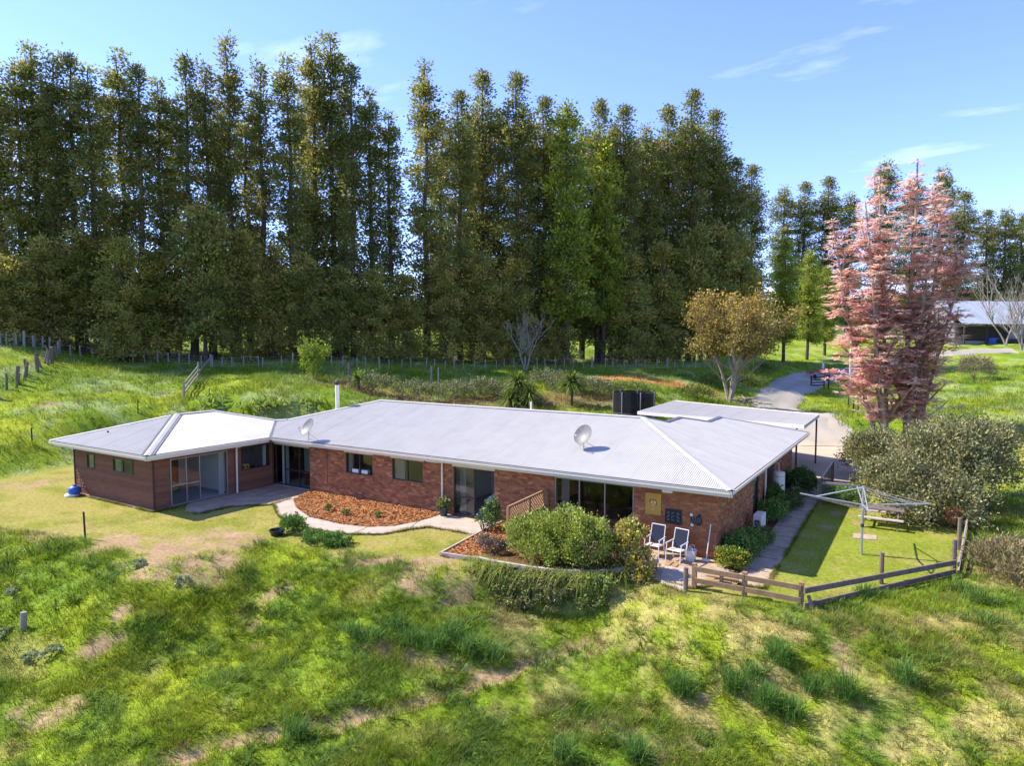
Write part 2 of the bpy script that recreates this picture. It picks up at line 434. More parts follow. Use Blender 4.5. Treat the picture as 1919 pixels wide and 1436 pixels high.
def base_height(x, y):
    x, y = np.asarray(x, float), np.asarray(y, float)
    sh = x.shape; P = np.stack([x.ravel(), y.ravel()], 1) / 50.0
    z = np.empty(len(P))
    for i in range(0, len(P), 20000):
        Q = P[i:i + 20000]
        z[i:i + 20000] = _k(((Q[:, None] - _X[None]) ** 2).sum(-1)) @ _W[:_n] + _W[_n] + Q @ _W[_n + 1:]
    z = z.reshape(sh)
    r = np.hypot(x - CAMX, y - CAMY)
    far = sstep(120, 210, r)
    z = np.clip(z, -9, 16) * (1 - far) + (9.0 + 16 * sstep(190, 330, r)) * far
    pad = sdist(x, y, PAD)
    w = sstep(0.0, 1.0, pad / (5.0 - 4.65 * np.exp(-(((x + 4.2) / 3.2) ** 4 + ((y + 4.8) / 2.6) ** 4))))
    return z * w
def height(x, y):
    x, y = np.asarray(x, float), np.asarray(y, float)
    pad = sdist(x, y, PAD)
    rough = sstep(0.3, 3.0, pad)
    lump = (fbm(x, y, 0.35, 3) - 0.5) * 0.5 + (fbm(x, y, 1.3, 3) - 0.5) * 0.22
    return base_height(x, y) + lump * rough
#TERRAIN-END
def hz(x, y): return float(height(np.array([x]), np.array([y]))[0])
# ------------------------------------------------------------------ zones on the ground
HOUSE = [[(-25.2, 0.0), (-20.2, 0.0), (0.0, 0.0), (0.0, 14.9), (-5.8, 14.9), (-5.8, 10.0), (-25.2, 10.0)],
         [(-29.9, -6.55), (-22.8, -6.55), (-22.8, 2.8), (-29.9, 2.8)]]
PATIO = [(-21.66, -5.768, 0), (-20.828, -5.678, 0), (-20.749, -4.204, 0), (-19.449, -2.819, 0), (-19.612, -1.704, 0), (-20.012, -0.108, 0), (-20.25, -0.05), (-22.9, -0.05), (-22.9, -4.9)]
WALK_OUT = [(-19.449, -2.819, 0), (-17.74, -3.971, 0), (-15.992, -4.756, 0), (-14.323, -4.714, 0), (-12.872, -4.414, 0), (-11.862, -3.703, 0), (-11.451, -2.756, 0), (-11.059, -2.065, 0), (-10.048, -1.974, 0), (-8.881, -1.938, 0)]
WALK_IN = [(-19.921, -0.189, 0), (-19.355, -1.794, 0), (-17.929, -2.795, 0), (-16.242, -3.555, 0), (-14.228, -3.662, 0), (-13.024, -3.374, 0), (-12.213, -2.689, 0), (-11.846, -1.617, 0), (-11.747, -0.564, 0)]
PORCH_END = [(-11.75, -0.06), (-8.75, -0.06), (-8.844, -0.322, 0)]
WALK = WALK_OUT + PORCH_END[::-1] + WALK_IN[::-1]
MULCH = WALK_IN[1:] + [(-11.85, -0.06), (-20.2, -0.06)]
MULCH2 = [(-8.718, -1.061, 0), (-8.349, -4.647, 0), (-6.972, -4.462, 0), (-6.854, -3.089, 0), (-6.62, -0.06), (-8.7, -0.06)]
SIDE_PATH = [(1.03, -1.9), (1.95, -1.9), (1.90, 2.0), (1.80, 8.0), (1.72, 14.0), (2.6, 15.0), (2.6, 20.0), (-0.6, 20.4), (-0.6, 15.2), (0.75, 14.6), (0.80, 9.0), (0.95, 3.0)]
FLOWER_STRIP = [(0.05, 0.0), (1.0, -0.9), (0.95, 3.0), (0.80, 9.0), (0.75, 14.4), (0.05, 14.4)]
TERRACE = [(-6.45, -0.05), (-0.1, -0.05), (1.0, -1.2), (1.03, -1.9), (0.1, -3.05), (-1.15, -3.0), (-2.6, -2.4), (-5.0, -2.6), (-6.9, -2.6)]
GATE_STEP = [(-1.398, -1.455, 0), (-0.442, -1.599, 0), (0.003, -3.514, 0), (-0.851, -3.213, 0)]
POLYS = [PATIO, WALK, MULCH, MULCH2, SIDE_PATH, FLOWER_STRIP, TERRACE, GATE_STEP]
for pl in POLYS: pl[:] = [tuple(p[:2]) for p in pl]
DRIVE = [tuple(p[:2]) for p in ((0.535, 27.169, 0), (-2.26, 33.333, 0.27), (-7.036, 44.939, 0.938), (-7.778, 53.702, 1.68), (-6.823, 61.24, 2.446), (-5.111, 67.893, 2.98), (-3.332, 77.091, 3.242), (-0.828, 86.852, 3.661), (2.754, 100.12, 4.279), (7.044, 108.288, 5.011), (13.235, 117.074, 5.551), (19.057, 117.928, 5.763))]
YARD = [tuple(p[:2]) for p in ((-0.106, 15.575, 0), (3.203, 17.628, 0), (2.763, 32.467, 0.036), (0.778, 34.667, 0.827), (-2.339, 42.55, 0.926), (-6.433, 52.209, 1.074), (-7.315, 36.876, 1.4), (-7.189, 32.656, 0.94))]
TRACK = [tuple(p[:2]) for p in ((-8.676, -14.714, -1.949), (-7.929, -13.653, -1.896), (-6.609, -12.474, -1.75), (-5.843, -11.644, -1.655), (-5.181, -11.028, -1.538), (-4.55, -10.134, -1.464), (-3.966, -9.321, -1.375), (-3.298, -8.299, -1.21), (-2.85, -6.737, -1.285), (-2.265, -5.52, -1.125))]
TRACK2 = [tuple(p[:2]) for p in ((-7.208, -9.463, -0.944), (-6.3, -9.256, -1.063), (-5.335, -9.159, -1.135), (-4.198, -8.755, -1.163), (-3.542, -8.447, -1.189))]
BARE = [(*(-17.22, -9.556, 0)[:2], 1.7), (*(-19.64, -9.571, 0)[:2], 1.2), (*(-15.225, -9.414, -0.068)[:2], 1.6), (*(-16.514, -7.235, 0)[:2], 1.6), (*(-15.915, -10.334, -0.034)[:2], 0.9),
        (*(-10.208, -6.05, -0.013)[:2], 0.9), (*(-8.194, -5.891, -0.016)[:2], 1.1), (*(-6.772, -6.576, -0.412)[:2], 0.95), (*(-7.525, -7.229, -0.259)[:2], 0.6), (*(-12.108, -8.922, -0.77)[:2], 0.55), (*(-11.109, -10.028, -1.291)[:2], 0.4),
        (*(-14.363, -12.928, -1.164)[:2], 0.6), (*(-13.193, -14.787, -1.9)[:2], 0.6), (*(-13.357, -15.584, -1.937)[:2], 0.4), (*(-8.758, -14.665, -1.943)[:2], 0.5), (*(-33.522, -6.737, 0)[:2], 1.1), (*(-47.004, 0.089, 2.901)[:2], 1.0),
        (*(1.533, -8.761, -1.721)[:2], 0.35), (*(4.424, -4.534, -0.391)[:2], 0.35), (*(1.856, -6.43, -1.075)[:2], 0.3), (*(4.364, 7.449, 0)[:2], 0.35), (*(3.217, 6.291, 0)[:2], 0.5), (*(3.229, 9.172, 0)[:2], 0.45)]
STRAW = [(*(1.18, -3.943, -0.04)[:2], 1.9), (*(-0.367, -4.927, -0.357)[:2], 1.3), (*(2.229, -4.039, -0.081)[:2], 1.2), (*(-4.13, -5.43, -1.007)[:2], 1.6), (*(-1.503, -5.33, -0.931)[:2], 1.5), (*(-6.053, -5.544, -0.529)[:2], 1.0), (*(1.177, -7.275, -1.459)[:2], 1.1),
         (*(6.972, -2.297, -0.225)[:2], 1.4), (*(7.42, -4.882, -0.721)[:2], 1.5), (*(4.549, -3.297, -0.122)[:2], 1.0), (*(-0.604, -8.992, -1.677)[:2], 0.8), (*(5.901, -6.062, -1.233)[:2], 0.9), (*(8.428, 3.528, -0.021)[:2], 2.2), (*(11.136, 29.4, 1.457)[:2], 4.5), (*(9.793, 21.373, 0.061)[:2], 2.0),
         (*(-11.884, -6.447, -0.034)[:2], 1.0), (*(-22.49, -10.1, 0)[:2], 1.5), (*(-25.02, -10.331, 0)[:2], 1.2), (*(2.971, -6.275, -0.998)[:2], 1.0)]
BANK_BROWN = [tuple(p[:2]) for p in ((-35.303, 16.807, 2.447), (-28.67, 19.749, 2.54), (-22.287, 26.024, 1.995), (-16.971, 30.522, 2.26))]
CLAY = [tuple(p[:2]) for p in ((-20.216, 38.032, 3.384), (-17.024, 41.186, 3.319), (-14.174, 44.111, 3.041), (-12.502, 43.912, 2.318))]

def patches(x, y, lst, warp=0.7):
    m = np.zeros(x.shape)
    wx = x + (fbm(x, y, 0.9, 5) - 0.5) * 3.6 * warp; wy = y + (fbm(x + 50, y - 20, 0.9, 5) - 0.5) * 3.6 * warp
    for px, py, r in lst:
        d = np.hypot(wx - px, wy - py) / r
        m = np.maximum(m, 1 - sstep(0.55, 1.15, d))
    return m

def zone_masks(x, y):
    pad = sdist(x, y, PAD)
    nz = fbm(x, y, 0.8, 4) - 0.5
    lawn = 1 - sstep(-0.4, 0.5, pad + nz * 1.2)
    bare = patches(x, y, BARE)
    tr = np.minimum(seg_dist(x, y, TRACK) / (0.8 + nz * 1.4), seg_dist(x, y, TRACK2) / (0.8 + nz * 1.4))
    bare = np.maximum(bare, (1 - sstep(0.15, 0.42, tr)) * sstep(0.12, 0.40, fbm(x, y, 2.2, 3)))
    straw = patches(x, y, STRAW, 1.0) * sstep(0.33, 0.60, fbm(x - 9, y + 4, 1.7, 4))
    bare = bare * sstep(0.22, 0.5, fbm(x + 3, y + 14, 1.9, 4))
    camd = np.hypot(x - CAMX, y - CAMY)
    right = sstep(-9, -1, x + 0.35 * y + 3) * (1 - sstep(20, 30, camd))
    straw = np.maximum(straw, right * sstep(0.52, 0.72, fbm(x, y, 1.3, 5)) * 0.7)
    straw = np.maximum(straw, (1 - right) * sstep(0.62, 0.74, fbm(x, y, 0.6, 4)) * 0.5 * (1 - sstep(40, 60, camd)))
    return pad, lawn, bare, straw

def ground_colour(x, y):
    x, y = np.asarray(x, float), np.asarray(y, float)
    pad, lawn, bare, straw = zone_masks(x, y)
    n1, n2, n3 = fbm(x, y, 0.22, 4), fbm(x + 31, y + 7, 0.9, 4), fbm(x - 13, y + 29, 2.6, 3)
    g1, g2, g3 = np.array([0.145, 0.215, 0.012]), np.array([0.250, 0.295, 0.016]), np.array([0.088, 0.170, 0.020])
    t = np.clip((n1 - 0.35) * 2.6, 0, 1)[:, None]
    c = g1 * (1 - t) + g2 * t
    d = np.clip((n2 - 0.5) * 4.0, 0, 1)[:, None]
    c = c * (1 - d * 0.7) + g3 * d * 0.7
    c = c * (0.75 + 0.5 * n3[:, None])
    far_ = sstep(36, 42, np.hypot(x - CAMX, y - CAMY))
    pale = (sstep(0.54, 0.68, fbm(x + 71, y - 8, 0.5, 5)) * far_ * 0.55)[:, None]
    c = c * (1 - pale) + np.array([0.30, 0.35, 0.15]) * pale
    lw = np.array([0.205, 0.210, 0.026]) * (0.5 + 0.5 * n2[:, None] + 0.5 * n3[:, None])
    dry = np.array([0.29, 0.24, 0.07])
    k = np.clip((n1 + n2 - 0.93) * 3.2, 0, 1)[:, None] * 0.75
    lw = lw * (1 - k) + dry * k
    # the lawn beside the clothes line is greener
    gl = (sstep(0.5, 1.5, x) * (1 - sstep(8, 11, y)))[:, None]
    lw = lw * (1 - gl * 0.8) + np.array([0.185, 0.225, 0.020]) * gl * 0.8 * (0.85 + 0.3 * n2[:, None])
    wn_ = (sstep(0.52, 0.70, fbm(x + 19, y - 33, 1.2, 5)) * 0.55)[:, None]
    lw = lw * (1 - wn_) + np.array([0.30, 0.25, 0.07]) * wn_
    L = lawn[:, None]; c = c * (1 - L) + lw * L
    s = straw[:, None] * 0.68 * (1 - 0.6 * L)
    c = c * (1 - s) + np.array([0.36, 0.27, 0.115]) * (0.75 + 0.5 * n3[:, None]) * s
    b = bare[:, None] * 0.92
    c = c * (1 - b) + np.array([0.31, 0.205, 0.115]) * (0.7 + 0.6 * n3[:, None]) * b
    bk = (1 - sstep(1.2, 3.6, seg_dist(x, y, BANK_BROWN) + (n2 - 0.5) * 4))[:, None] * 0.85
    c = c * (1 - bk) + np.array([0.22, 0.155, 0.07]) * (0.7 + 0.6 * n3[:, None]) * bk
    ck = (1 - sstep(1.0, 2.0, seg_dist(x, y, CLAY) + (n2 - 0.5) * 4.5))[:, None]
    c = c * (1 - ck) + np.array([0.50, 0.25, 0.08]) * (0.7 + 0.6 * n3[:, None]) * ck
    # leaf litter under the shelter belt
    cu = (x - CAMX) * math.cos(YAW) + (y - CAMY) * math.sin(YAW); cv = -(x - CAMX) * math.sin(YAW) + (y - CAMY) * math.cos(YAW)
    lt = np.exp(-((cv - (80.9 + cu * 0.38) - 4) / 3.0) ** 2) * sstep(-60, -50, cu) * (1 - sstep(30, 36, cu))
    lt = (lt * sstep(0.35, 0.6, n2))[:, None] * 0.75
    c = c * (1 - lt) + np.array([0.10, 0.055, 0.03]) * lt
    wood = sstep(150, 210, np.hypot(x - CAMX, y - CAMY))[:, None] * 0.8
    c = c * (1 - wood) + np.array([0.045, 0.065, 0.022]) * wood
    return np.clip(c, 0.004, 0.9), pad, lawn, bare, straw

# ------------------------------------------------------------------ the ground: one sheet out to the horizon
th_f = np.radians(np.arange(-50, 50, 0.205)); th_b = np.radians(np.linspace(50, 310, 110)[:-1])
TH = np.concatenate([th_f, th_b])
RR = np.concatenate([[0.6, 2.0, 4.0, 6.0], np.geomspace(8.0, 180, 270), np.geomspace(195, 1500, 14)])
tt, rr = np.meshgrid(TH, RR)
ang = YAW + np.pi / 2 - tt
gx, gy = CAMX + rr * np.cos(ang), CAMY + rr * np.sin(ang)
gz = height(gx.ravel(), gy.ravel())
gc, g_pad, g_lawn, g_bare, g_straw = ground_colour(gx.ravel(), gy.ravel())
gz = gz + (fbm(gx.ravel(), gy.ravel(), 4.0, 2) - 0.5) * 0.10 * sstep(0.2, 1.5, g_pad) * (1 - g_bare)
trk = np.minimum(seg_dist(gx.ravel(), gy.ravel(), TRACK), seg_dist(gx.ravel(), gy.ravel(), TRACK2))
gz = gz - 0.16 * np.exp(-(trk / 0.3) ** 2)
nr, nt = gx.shape
ii, jj = np.meshgrid(np.arange(nr - 1), np.arange(nt), indexing='ij')
j2 = (jj + 1) % nt
F4 = np.stack([ii * nt + jj, ii * nt + j2, (ii + 1) * nt + j2, (ii + 1) * nt + jj], -1).reshape(-1, 4)
# keep the sheet out of the terrace cut: the ground drops under the buildings a little
V = np.stack([gx.ravel(), gy.ravel(), gz], 1)
hid = np.zeros(len(V), bool)
for pl in HOUSE + [TERRACE, PATIO, WALK, SIDE_PATH, MULCH, MULCH2]: hid |= sdist(V[:, 0], V[:, 1], pl) < -0.12
V[hid, 2] -= 0.10
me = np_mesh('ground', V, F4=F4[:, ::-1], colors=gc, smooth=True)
tag(link('ground', me, MAT['ground']), kind='structure')

# ------------------------------------------------------------------ drive, yard and paths
def ribbon(pts, widths, lift, name, colf, matname, step=0.6, nacross=9):
    P = np.array(pts); d = np.concatenate([[0], np.cumsum(np.hypot(*np.diff(P, axis=0).T))])
    s = np.arange(0, d[-1], step)
    def sm(a):  # smooth the polyline
        v = np.interp(s, d, a); k = 9
        vp = np.concatenate([np.full(k, v[0]), v, np.full(k, v[-1])])
        return np.convolve(vp, np.ones(2 * k + 1) / (2 * k + 1), 'valid')
    x, y = sm(P[:, 0]), sm(P[:, 1]); w = np.interp(s, d, widths)
    tx, ty = np.gradient(x), np.gradient(y); l = np.hypot(tx, ty); nx, ny = -ty / l, tx / l
    q = np.linspace(-1, 1, nacross)
    wob = 1 + 0.25 * (fbm(x * 0.9, y * 0.9, 0.6, 3) - 0.5)[:, None] * 2
    X = x[:, None] + nx[:, None] * q * w[:, None] / 2 * wob; Y = y[:, None] + ny[:, None] * q * w[:, None] / 2 * wob
    Zc = base_height(X.ravel(), Y.ravel()).reshape(X.shape)
    hs = height(X.ravel(), Y.ravel()).reshape(X.shape)
    Z = np.maximum(Zc, hs) + lift - np.abs(q) ** 6 * (lift + 0.06)
    n, m = X.shape
    a, b = np.meshgrid(np.arange(n - 1), np.arange(m - 1), indexing='ij')
    F = np.stack([a * m + b, a * m + b + 1, (a + 1) * m + b + 1, (a + 1) * m + b], -1).reshape(-1, 4)
    V = np.stack([X.ravel(), Y.ravel(), Z.ravel()], 1)
    me = np_mesh(name, V, F4=F, colors=colf(X.ravel(), Y.ravel(), np.tile(q, n)), smooth=True)
    return tag(link(name, me, MAT[matname]), kind='structure')
def yard_col(x, y):
    n = fbm(x, y, 0.35, 4)[:, None]
    dk = sstep(25, 36, y - 0.2 * x + (fbm(x, y, 0.3, 3) - 0.5) * 10)[:, None]
    return (np.array([0.43, 0.35, 0.255]) * (1 - dk) + np.array([0.34, 0.305, 0.255]) * dk) * (0.72 + 0.56 * n)
def drive_col(x, y, q):
    c = yard_col(x, y)
    mid = (np.exp(-(q / 0.22) ** 2) * 0.35)[:, None]
    return c * (1 - mid) + np.array([0.20, 0.175, 0.13]) * mid
ribbon(DRIVE, [6, 5.5, 4.6, 4.2, 4.2, 4.4, 4.6, 4.8, 5, 5.5, 6, 7], 0.10, 'gravel_drive', drive_col, 'gravel')

def sheet(name, poly, z0, z1, matname):
    o = MB().prism(poly, z0, z1).build(name, MAT[matname])
    return tag(o, kind='structure')
# gravel yard behind the carport, fitted to the ground with a fine grid
yx0, yx1 = min(p[0] for p in YARD), max(p[0] for p in YARD); yy0, yy1 = min(p[1] for p in YARD), max(p[1] for p in YARD)
YX, YY = np.meshgrid(np.arange(yx0, yx1, 0.35), np.arange(yy0, yy1, 0.35))
yd = sdist(YX.ravel(), YY.ravel(), YARD) + (fbm(YX.ravel(), YY.ravel(), 0.7, 4) - 0.5) * 2.0
yz = height(YX.ravel(), YY.ravel()) + 0.07 - 0.16 * sstep(-0.6, 0.2, yd)
n, m = YX.shape
a, b = np.meshgrid(np.arange(n - 1), np.arange(m - 1), indexing='ij')
F = np.stack([a * m + b, a * m + b + 1, (a + 1) * m + b + 1, (a + 1) * m + b], -1).reshape(-1, 4)
F = F[(yd[F] < 0.2).any(1)]
yc = yard_col(YX.ravel(), YY.ravel())
tag(link('gravel_yard', np_mesh('gravel_yard', np.stack([YX.ravel(), YY.ravel(), yz], 1), F4=F, colors=yc, smooth=True), MAT['gravel']), kind='structure')

sheet('patio', PATIO, -0.2, 0.030, 'old_concrete')
sheet('garden_path', WALK, -0.2, 0.045, 'concrete')
sheet('side_path', SIDE_PATH, -0.2, 0.035, 'old_concrete')
sheet('terrace', TERRACE, -0.5, 0.026, 'old_concrete')
sheet('gate_step', GATE_STEP, -0.5, 0.040, 'concrete')
sheet('flower_strip', FLOWER_STRIP, -0.2, 0.02, 'mulch_soil')
sheet('mulch_bed', MULCH, -0.2, 0.025, 'mulch_soil')
sheet('corner_bed', MULCH2, -0.2, 0.055, 'mulch_soil')

def scatter_in(poly, n):
    P = np.array([p[:2] for p in poly]); lo, hi = P.min(0), P.max(0); out = np.zeros((0, 2))
    while len(out) < n:
        q = rng.uniform(lo, hi, (n * 2, 2)); out = np.concatenate([out, q[inside(q[:, 0], q[:, 1], poly)]])
    return out[:n]
def chips(poly, n, z, name):
    P = scatter_in(poly, n)
    a = rng.uniform(0, 6.28, n); l = rng.uniform(0.02, 0.065, n); w = rng.uniform(0.012, 0.03, n)
    tl = rng.normal(0, 0.35, (n, 2)); zz = z + rng.uniform(0.005, 0.05, n)
    dx, dy = np.cos(a), np.sin(a)
    def cor(s, t): return np.stack([P[:, 0] + dx * l * s - dy * w * t, P[:, 1] + dy * l * s + dx * w * t, zz + l * s * tl[:, 0] + w * t * tl[:, 1]], 1)
    V = np.stack([cor(-1, -1), cor(1, -.8), cor(.9, 1), cor(-1, .9)], 1).reshape(-1, 3)
    F = np.arange(n * 4).reshape(n, 4)
    k = rng.random((n, 1)); c = np.array([0.52, 0.235, 0.085]) * k + np.array([0.30, 0.115, 0.04]) * (1 - k); c *= rng.uniform(0.6, 1.25, (n, 1))
    o = link(name, np_mesh(name, V, F4=F, colors=np.repeat(c, 4, 0)), MAT['chips'])
    return o
tag(chips(MULCH, 17000, 0.03, 'bark_mulch'), 'orange bark chip mulch spread along the brick front wall', 'mulch', kind='stuff')
tag(chips(MULCH2, 6500, 0.06, 'bark_mulch'), 'orange bark chip mulch inside the timber edged corner bed', 'mulch', kind='stuff')

# ------------------------------------------------------------------ grass
def keep_out(x, y):
    bad = np.zeros(x.shape, bool)
    for pl in HOUSE + POLYS: bad |= sdist(x, y, pl) < 0.03
    bad |= (sdist(x, y, YARD) < -0.4) | (seg_dist(x, y, DRIVE) < 2.0)
    return bad
def blades(X, Y, Z, h, lean, az, w, col, bend=True):
    n = len(X)
    dx, dy = np.cos(az), np.sin(az)
    sx, sy = -dy * w, dx * w
    b0 = np.stack([X - sx, Y - sy, Z - 0.02], 1); b1 = np.stack([X + sx, Y + sy, Z - 0.02], 1)
    if not bend:
        tip = np.stack([X + dx * lean * h, Y + dy * lean * h, Z + h], 1)
        V = np.stack([b0, b1, tip], 1).reshape(-1, 3); F = np.arange(n * 3).reshape(n, 3)
        return V, F, np.repeat(col, 3, 0)
    m0 = np.stack([X + dx * lean * h * .35 - sx * .8, Y + dy * lean * h * .35 - sy * .8, Z + h * .62], 1)
    m1 = np.stack([X + dx * lean * h * .35 + sx * .8, Y + dy * lean * h * .35 + sy * .8, Z + h * .62], 1)
    tip = np.stack([X + dx * lean * h, Y + dy * lean * h, Z + h * 0.9], 1)
    V = np.stack([b0, b1, m1, m0, tip], 1).reshape(-1, 3)
    k = np.arange(n)[:, None] * 5
    F = np.concatenate([k + [0, 1, 2], k + [0, 2, 3], k + [3, 2, 4]])
    return V, F, np.repeat(col, 5, 0)
def grass_field(name, n, r0, r1, label, power=1.0, per=5, a0=-46, a1=54):
    # tufts spread so that they thin out with distance like the eye sees them
    r = r0 * (r1 / r0) ** (rng.random(n) ** power)
    a = YAW + np.pi / 2 - np.radians(rng.uniform(a0, a1, n))
    x, y = CAMX + r * np.cos(a), CAMY + r * np.sin(a)
    ok = ~keep_out(x, y); x, y, r = x[ok], y[ok], r[ok]
    c, pad, lawn, bare, straw = ground_colour(x, y)
    k = rng.random(len(x)) < np.clip(1 - bare * 0.93, 0, 1) * np.clip(1 - lawn * 0.1, 0, 1)
    x, y, r, c, lawn, straw, pad = x[k], y[k], r[k], c[k], lawn[k], straw[k], pad[k]
    z = height(x, y) - 0.01
    lush = fbm(x, y, 0.55, 4); fine = fbm(x + 17, y + 3, 2.4, 3)
    hh = (0.060 + 0.42 * np.clip(lush - 0.38, 0, 1) + 0.34 * np.clip(fine - 0.45, 0, 1)) * (1 - 0.35 * straw)
    hh = hh * (1 - lawn) + 0.030 * lawn
    # grow bigger with distance so the far sward keeps its texture
    gs = np.clip(r / 22.0, 0.8, 2.6); gs = gs * (1 - lawn) + np.clip(gs, 0.8, 1.1) * lawn
    X = np.repeat(x, per); Y = np.repeat(y, per); Z = np.repeat(z, per); S = np.repeat(gs, per); H = np.repeat(hh, per); LW = np.repeat(lawn, per)
    nn = len(X); sp = 0.060 * S
    ox, oy = rng.normal(0, 1, nn) * sp, rng.normal(0, 1, nn) * sp
    X = X + ox; Y = Y + oy
    h = H * rng.uniform(0.5, 1.4, nn) * np.where(LW > .5, 1, S ** 0.75)
    tuft = rng.uniform(0.72, 1.32, (len(c), 1)) * (1 + 0.10 * rng.normal(0, 1, (len(c), 3)))
    cc = np.repeat(c * tuft, per, 0) * rng.uniform(0.75, 1.35, (nn, 1))
    yel = (rng.random((nn, 1)) < 0.12) * 0.5
    cc = np.clip(cc * (1 - yel) + np.array([0.31, 0.27, 0.09]) * yel, 0.005, 0.6)
    w = 0.0085 * S * rng.uniform(0.6, 1.4, nn)
    azim = np.arctan2(oy, ox) + rng.normal(0, 0.7, nn)
    V, F, cv = blades(X, Y, Z, h, rng.uniform(0.3, 1.5, nn), azim, w, cc, bend=False)
    o = link(name, np_mesh(name, V, F3=F, colors=cv), MAT['grass'])
    return tag(o, label, 'grass', kind='stuff')
grass_field('pasture_grass', 92000, 11.5, 34, 'lumpy green pasture grass with dry straw on the slope below the house', 1.0, 9)
grass_field('hill_grass', 80000, 32, 110, 'bright lime pasture grass on the bank behind the house', 0.8, 5)

def leafy_tufts(name, n, r0, r1, label):
    r = r0 * (r1 / r0) ** rng.random(n); a = YAW + np.pi / 2 - np.radians(rng.uniform(-44, 52, n))
    x, y = CAMX + r * np.cos(a), CAMY + r * np.sin(a)
    ok = ~keep_out(x, y); x, y, r = x[ok], y[ok], r[ok]
    c, pad, lawn, bare, straw = ground_colour(x, y)
    cl = fbm(x + 5, y + 60, 0.8, 4)
    k = (rng.random(len(x)) < sstep(0.35, 0.65, cl) * (1 - bare) * (1 - 0.6 * straw)) & (lawn < 0.3)
    x, y, r, c, cl = x[k], y[k], r[k], c[k], cl[k]
    z = height(x, y) - 0.02; per = 26
    g = np.array([[0.085, 0.175, 0.018], [0.13, 0.235, 0.022], [0.19, 0.28, 0.03], [0.10, 0.19, 0.05]])[rng.integers(0, 4, len(x))]
    c = c * 0.35 + g * 0.65
    S = np.repeat(rng.uniform(0.6, 1.35, len(x)) * np.clip(r / 20, 0.85, 1.8), per)
    nn = len(S); az = rng.uniform(0, 6.28, nn); q = rng.random(nn) ** 0.6 * 0.07 * S
    X = np.repeat(x, per) + np.cos(az) * q; Y = np.repeat(y, per) + np.sin(az) * q; Z = np.repeat(z, per)
    h = S * rng.uniform(0.08, 0.24, nn)
    col = np.clip(np.repeat(c, per, 0) * rng.uniform(0.7, 1.4, (nn, 1)), 0.004, 0.6)
    V, F, cv = blades(X, Y, Z, h, rng.uniform(0.5, 1.9, nn), az + rng.normal(0, .4, nn), 0.008 * S, col)
    return tag(link(name, np_mesh(name, V, F3=F, colors=cv), MAT['grass']), label, 'grass', kind='stuff')
leafy_tufts('grass_tufts', 10000, 11.5, 32, 'coarse leafy tufts scattered through the pasture slope')
# buttercups
bn = 420; br = 12 * (20 / 12) ** rng.random(bn); ba = YAW + np.pi / 2 - np.radians(rng.uniform(2, 38, bn))
bxx, byy = CAMX + br * np.cos(ba), CAMY + br * np.sin(ba)
sel = fbm(bxx, byy, 0.5, 3) > 0.5; bxx, byy = bxx[sel], byy[sel]; bzz = height(bxx, byy) + 0.16
q = np.repeat(np.stack([bxx, byy, bzz], 1), 4, 0).reshape(-1, 4, 3) + np.array([[-1, 0, 0], [0, -1, .3], [1, 0, 0], [0, 1, .3]]) * 0.018
tag(link('buttercups', np_mesh('buttercups', q.reshape(-1, 3), F4=np.arange(len(bxx) * 4).reshape(-1, 4), colors=np.tile([[0.75, 0.55, 0.02]], (len(bxx) * 4, 1))), MAT['petal']), 'tiny yellow buttercups in the slope grass', 'flowers', kind='stuff')

def edge_grass(name, lines, per_m, label):
    X, Y = [], []
    for ln in lines:
        for a, b in zip(ln, ln[1:]):
            d = math.hypot(b[0] - a[0], b[1] - a[1]); n = max(1, int(d * per_m)); t = rng.random(n)
            X.append(a[0] + (b[0] - a[0]) * t + rng.normal(0, 0.035, n)); Y.append(a[1] + (b[1] - a[1]) * t + rng.normal(0, 0.035, n))
    X, Y = np.concatenate(X), np.concatenate(Y)
    k = fbm(X, Y, 1.5, 3) + rng.normal(0, .08, len(X)) > 0.42; X, Y = X[k], Y[k]; n = len(X)
    c, *_ = ground_colour(X, Y); c = np.clip(c * rng.uniform(0.6, 1.3, (n, 1)), .005, .6)
    V, F, cv = blades(X, Y, height(X, Y), rng.uniform(0.03, 0.13, n) * (0.5 + fbm(X, Y, 3, 2)), rng.uniform(0.3, 1.5, n), rng.uniform(0, 6.28, n), rng.uniform(0.004, 0.009, n), c)
    return tag(link(name, np_mesh(name, V, F3=F, colors=cv), MAT['grass']), label, 'grass', kind='stuff')
edge_grass('edge_grass', [[(1.97, -1.9), (1.92, 2.0), (1.82, 8.0), (1.74, 14.0)], WALK_OUT, PATIO[:5], MULCH2[:3], [(-29.9, -6.58), (-22.8, -6.58), (-22.8, -4.9)], [GATE_STEP[3], GATE_STEP[2]], [(1.03, -1.95), (1.95, -1.95)], [g for g in TERRACE[3:6]]], 420, 'ragged grass growing along the path and patio edges')
# joints cast across the paths
def path_joint(a, b, z, owner):
    MB().beam((*a[:2], z), (*b[:2], z), 0.022, 0.004).build('joint', MAT['mulch_soil'], bpy.data.objects[owner])
for y in (-0.4, 1.1, 2.6, 4.1, 5.6, 7.1, 8.6, 10.1, 11.6, 13.1): path_joint((0.86 + (0.1 if y < 5 else 0), y), (1.80 if y < 6 else 1.74, y), 0.0395, 'side_path')
for i, j in ((2, 3), (4, 5), (6, 7)): path_joint(WALK_OUT[i], WALK_IN[j], 0.0495, 'garden_path')
for x in (-21.6, -20.9): path_joint((x, -0.1), (x, -2.2), 0.0345, 'patio')
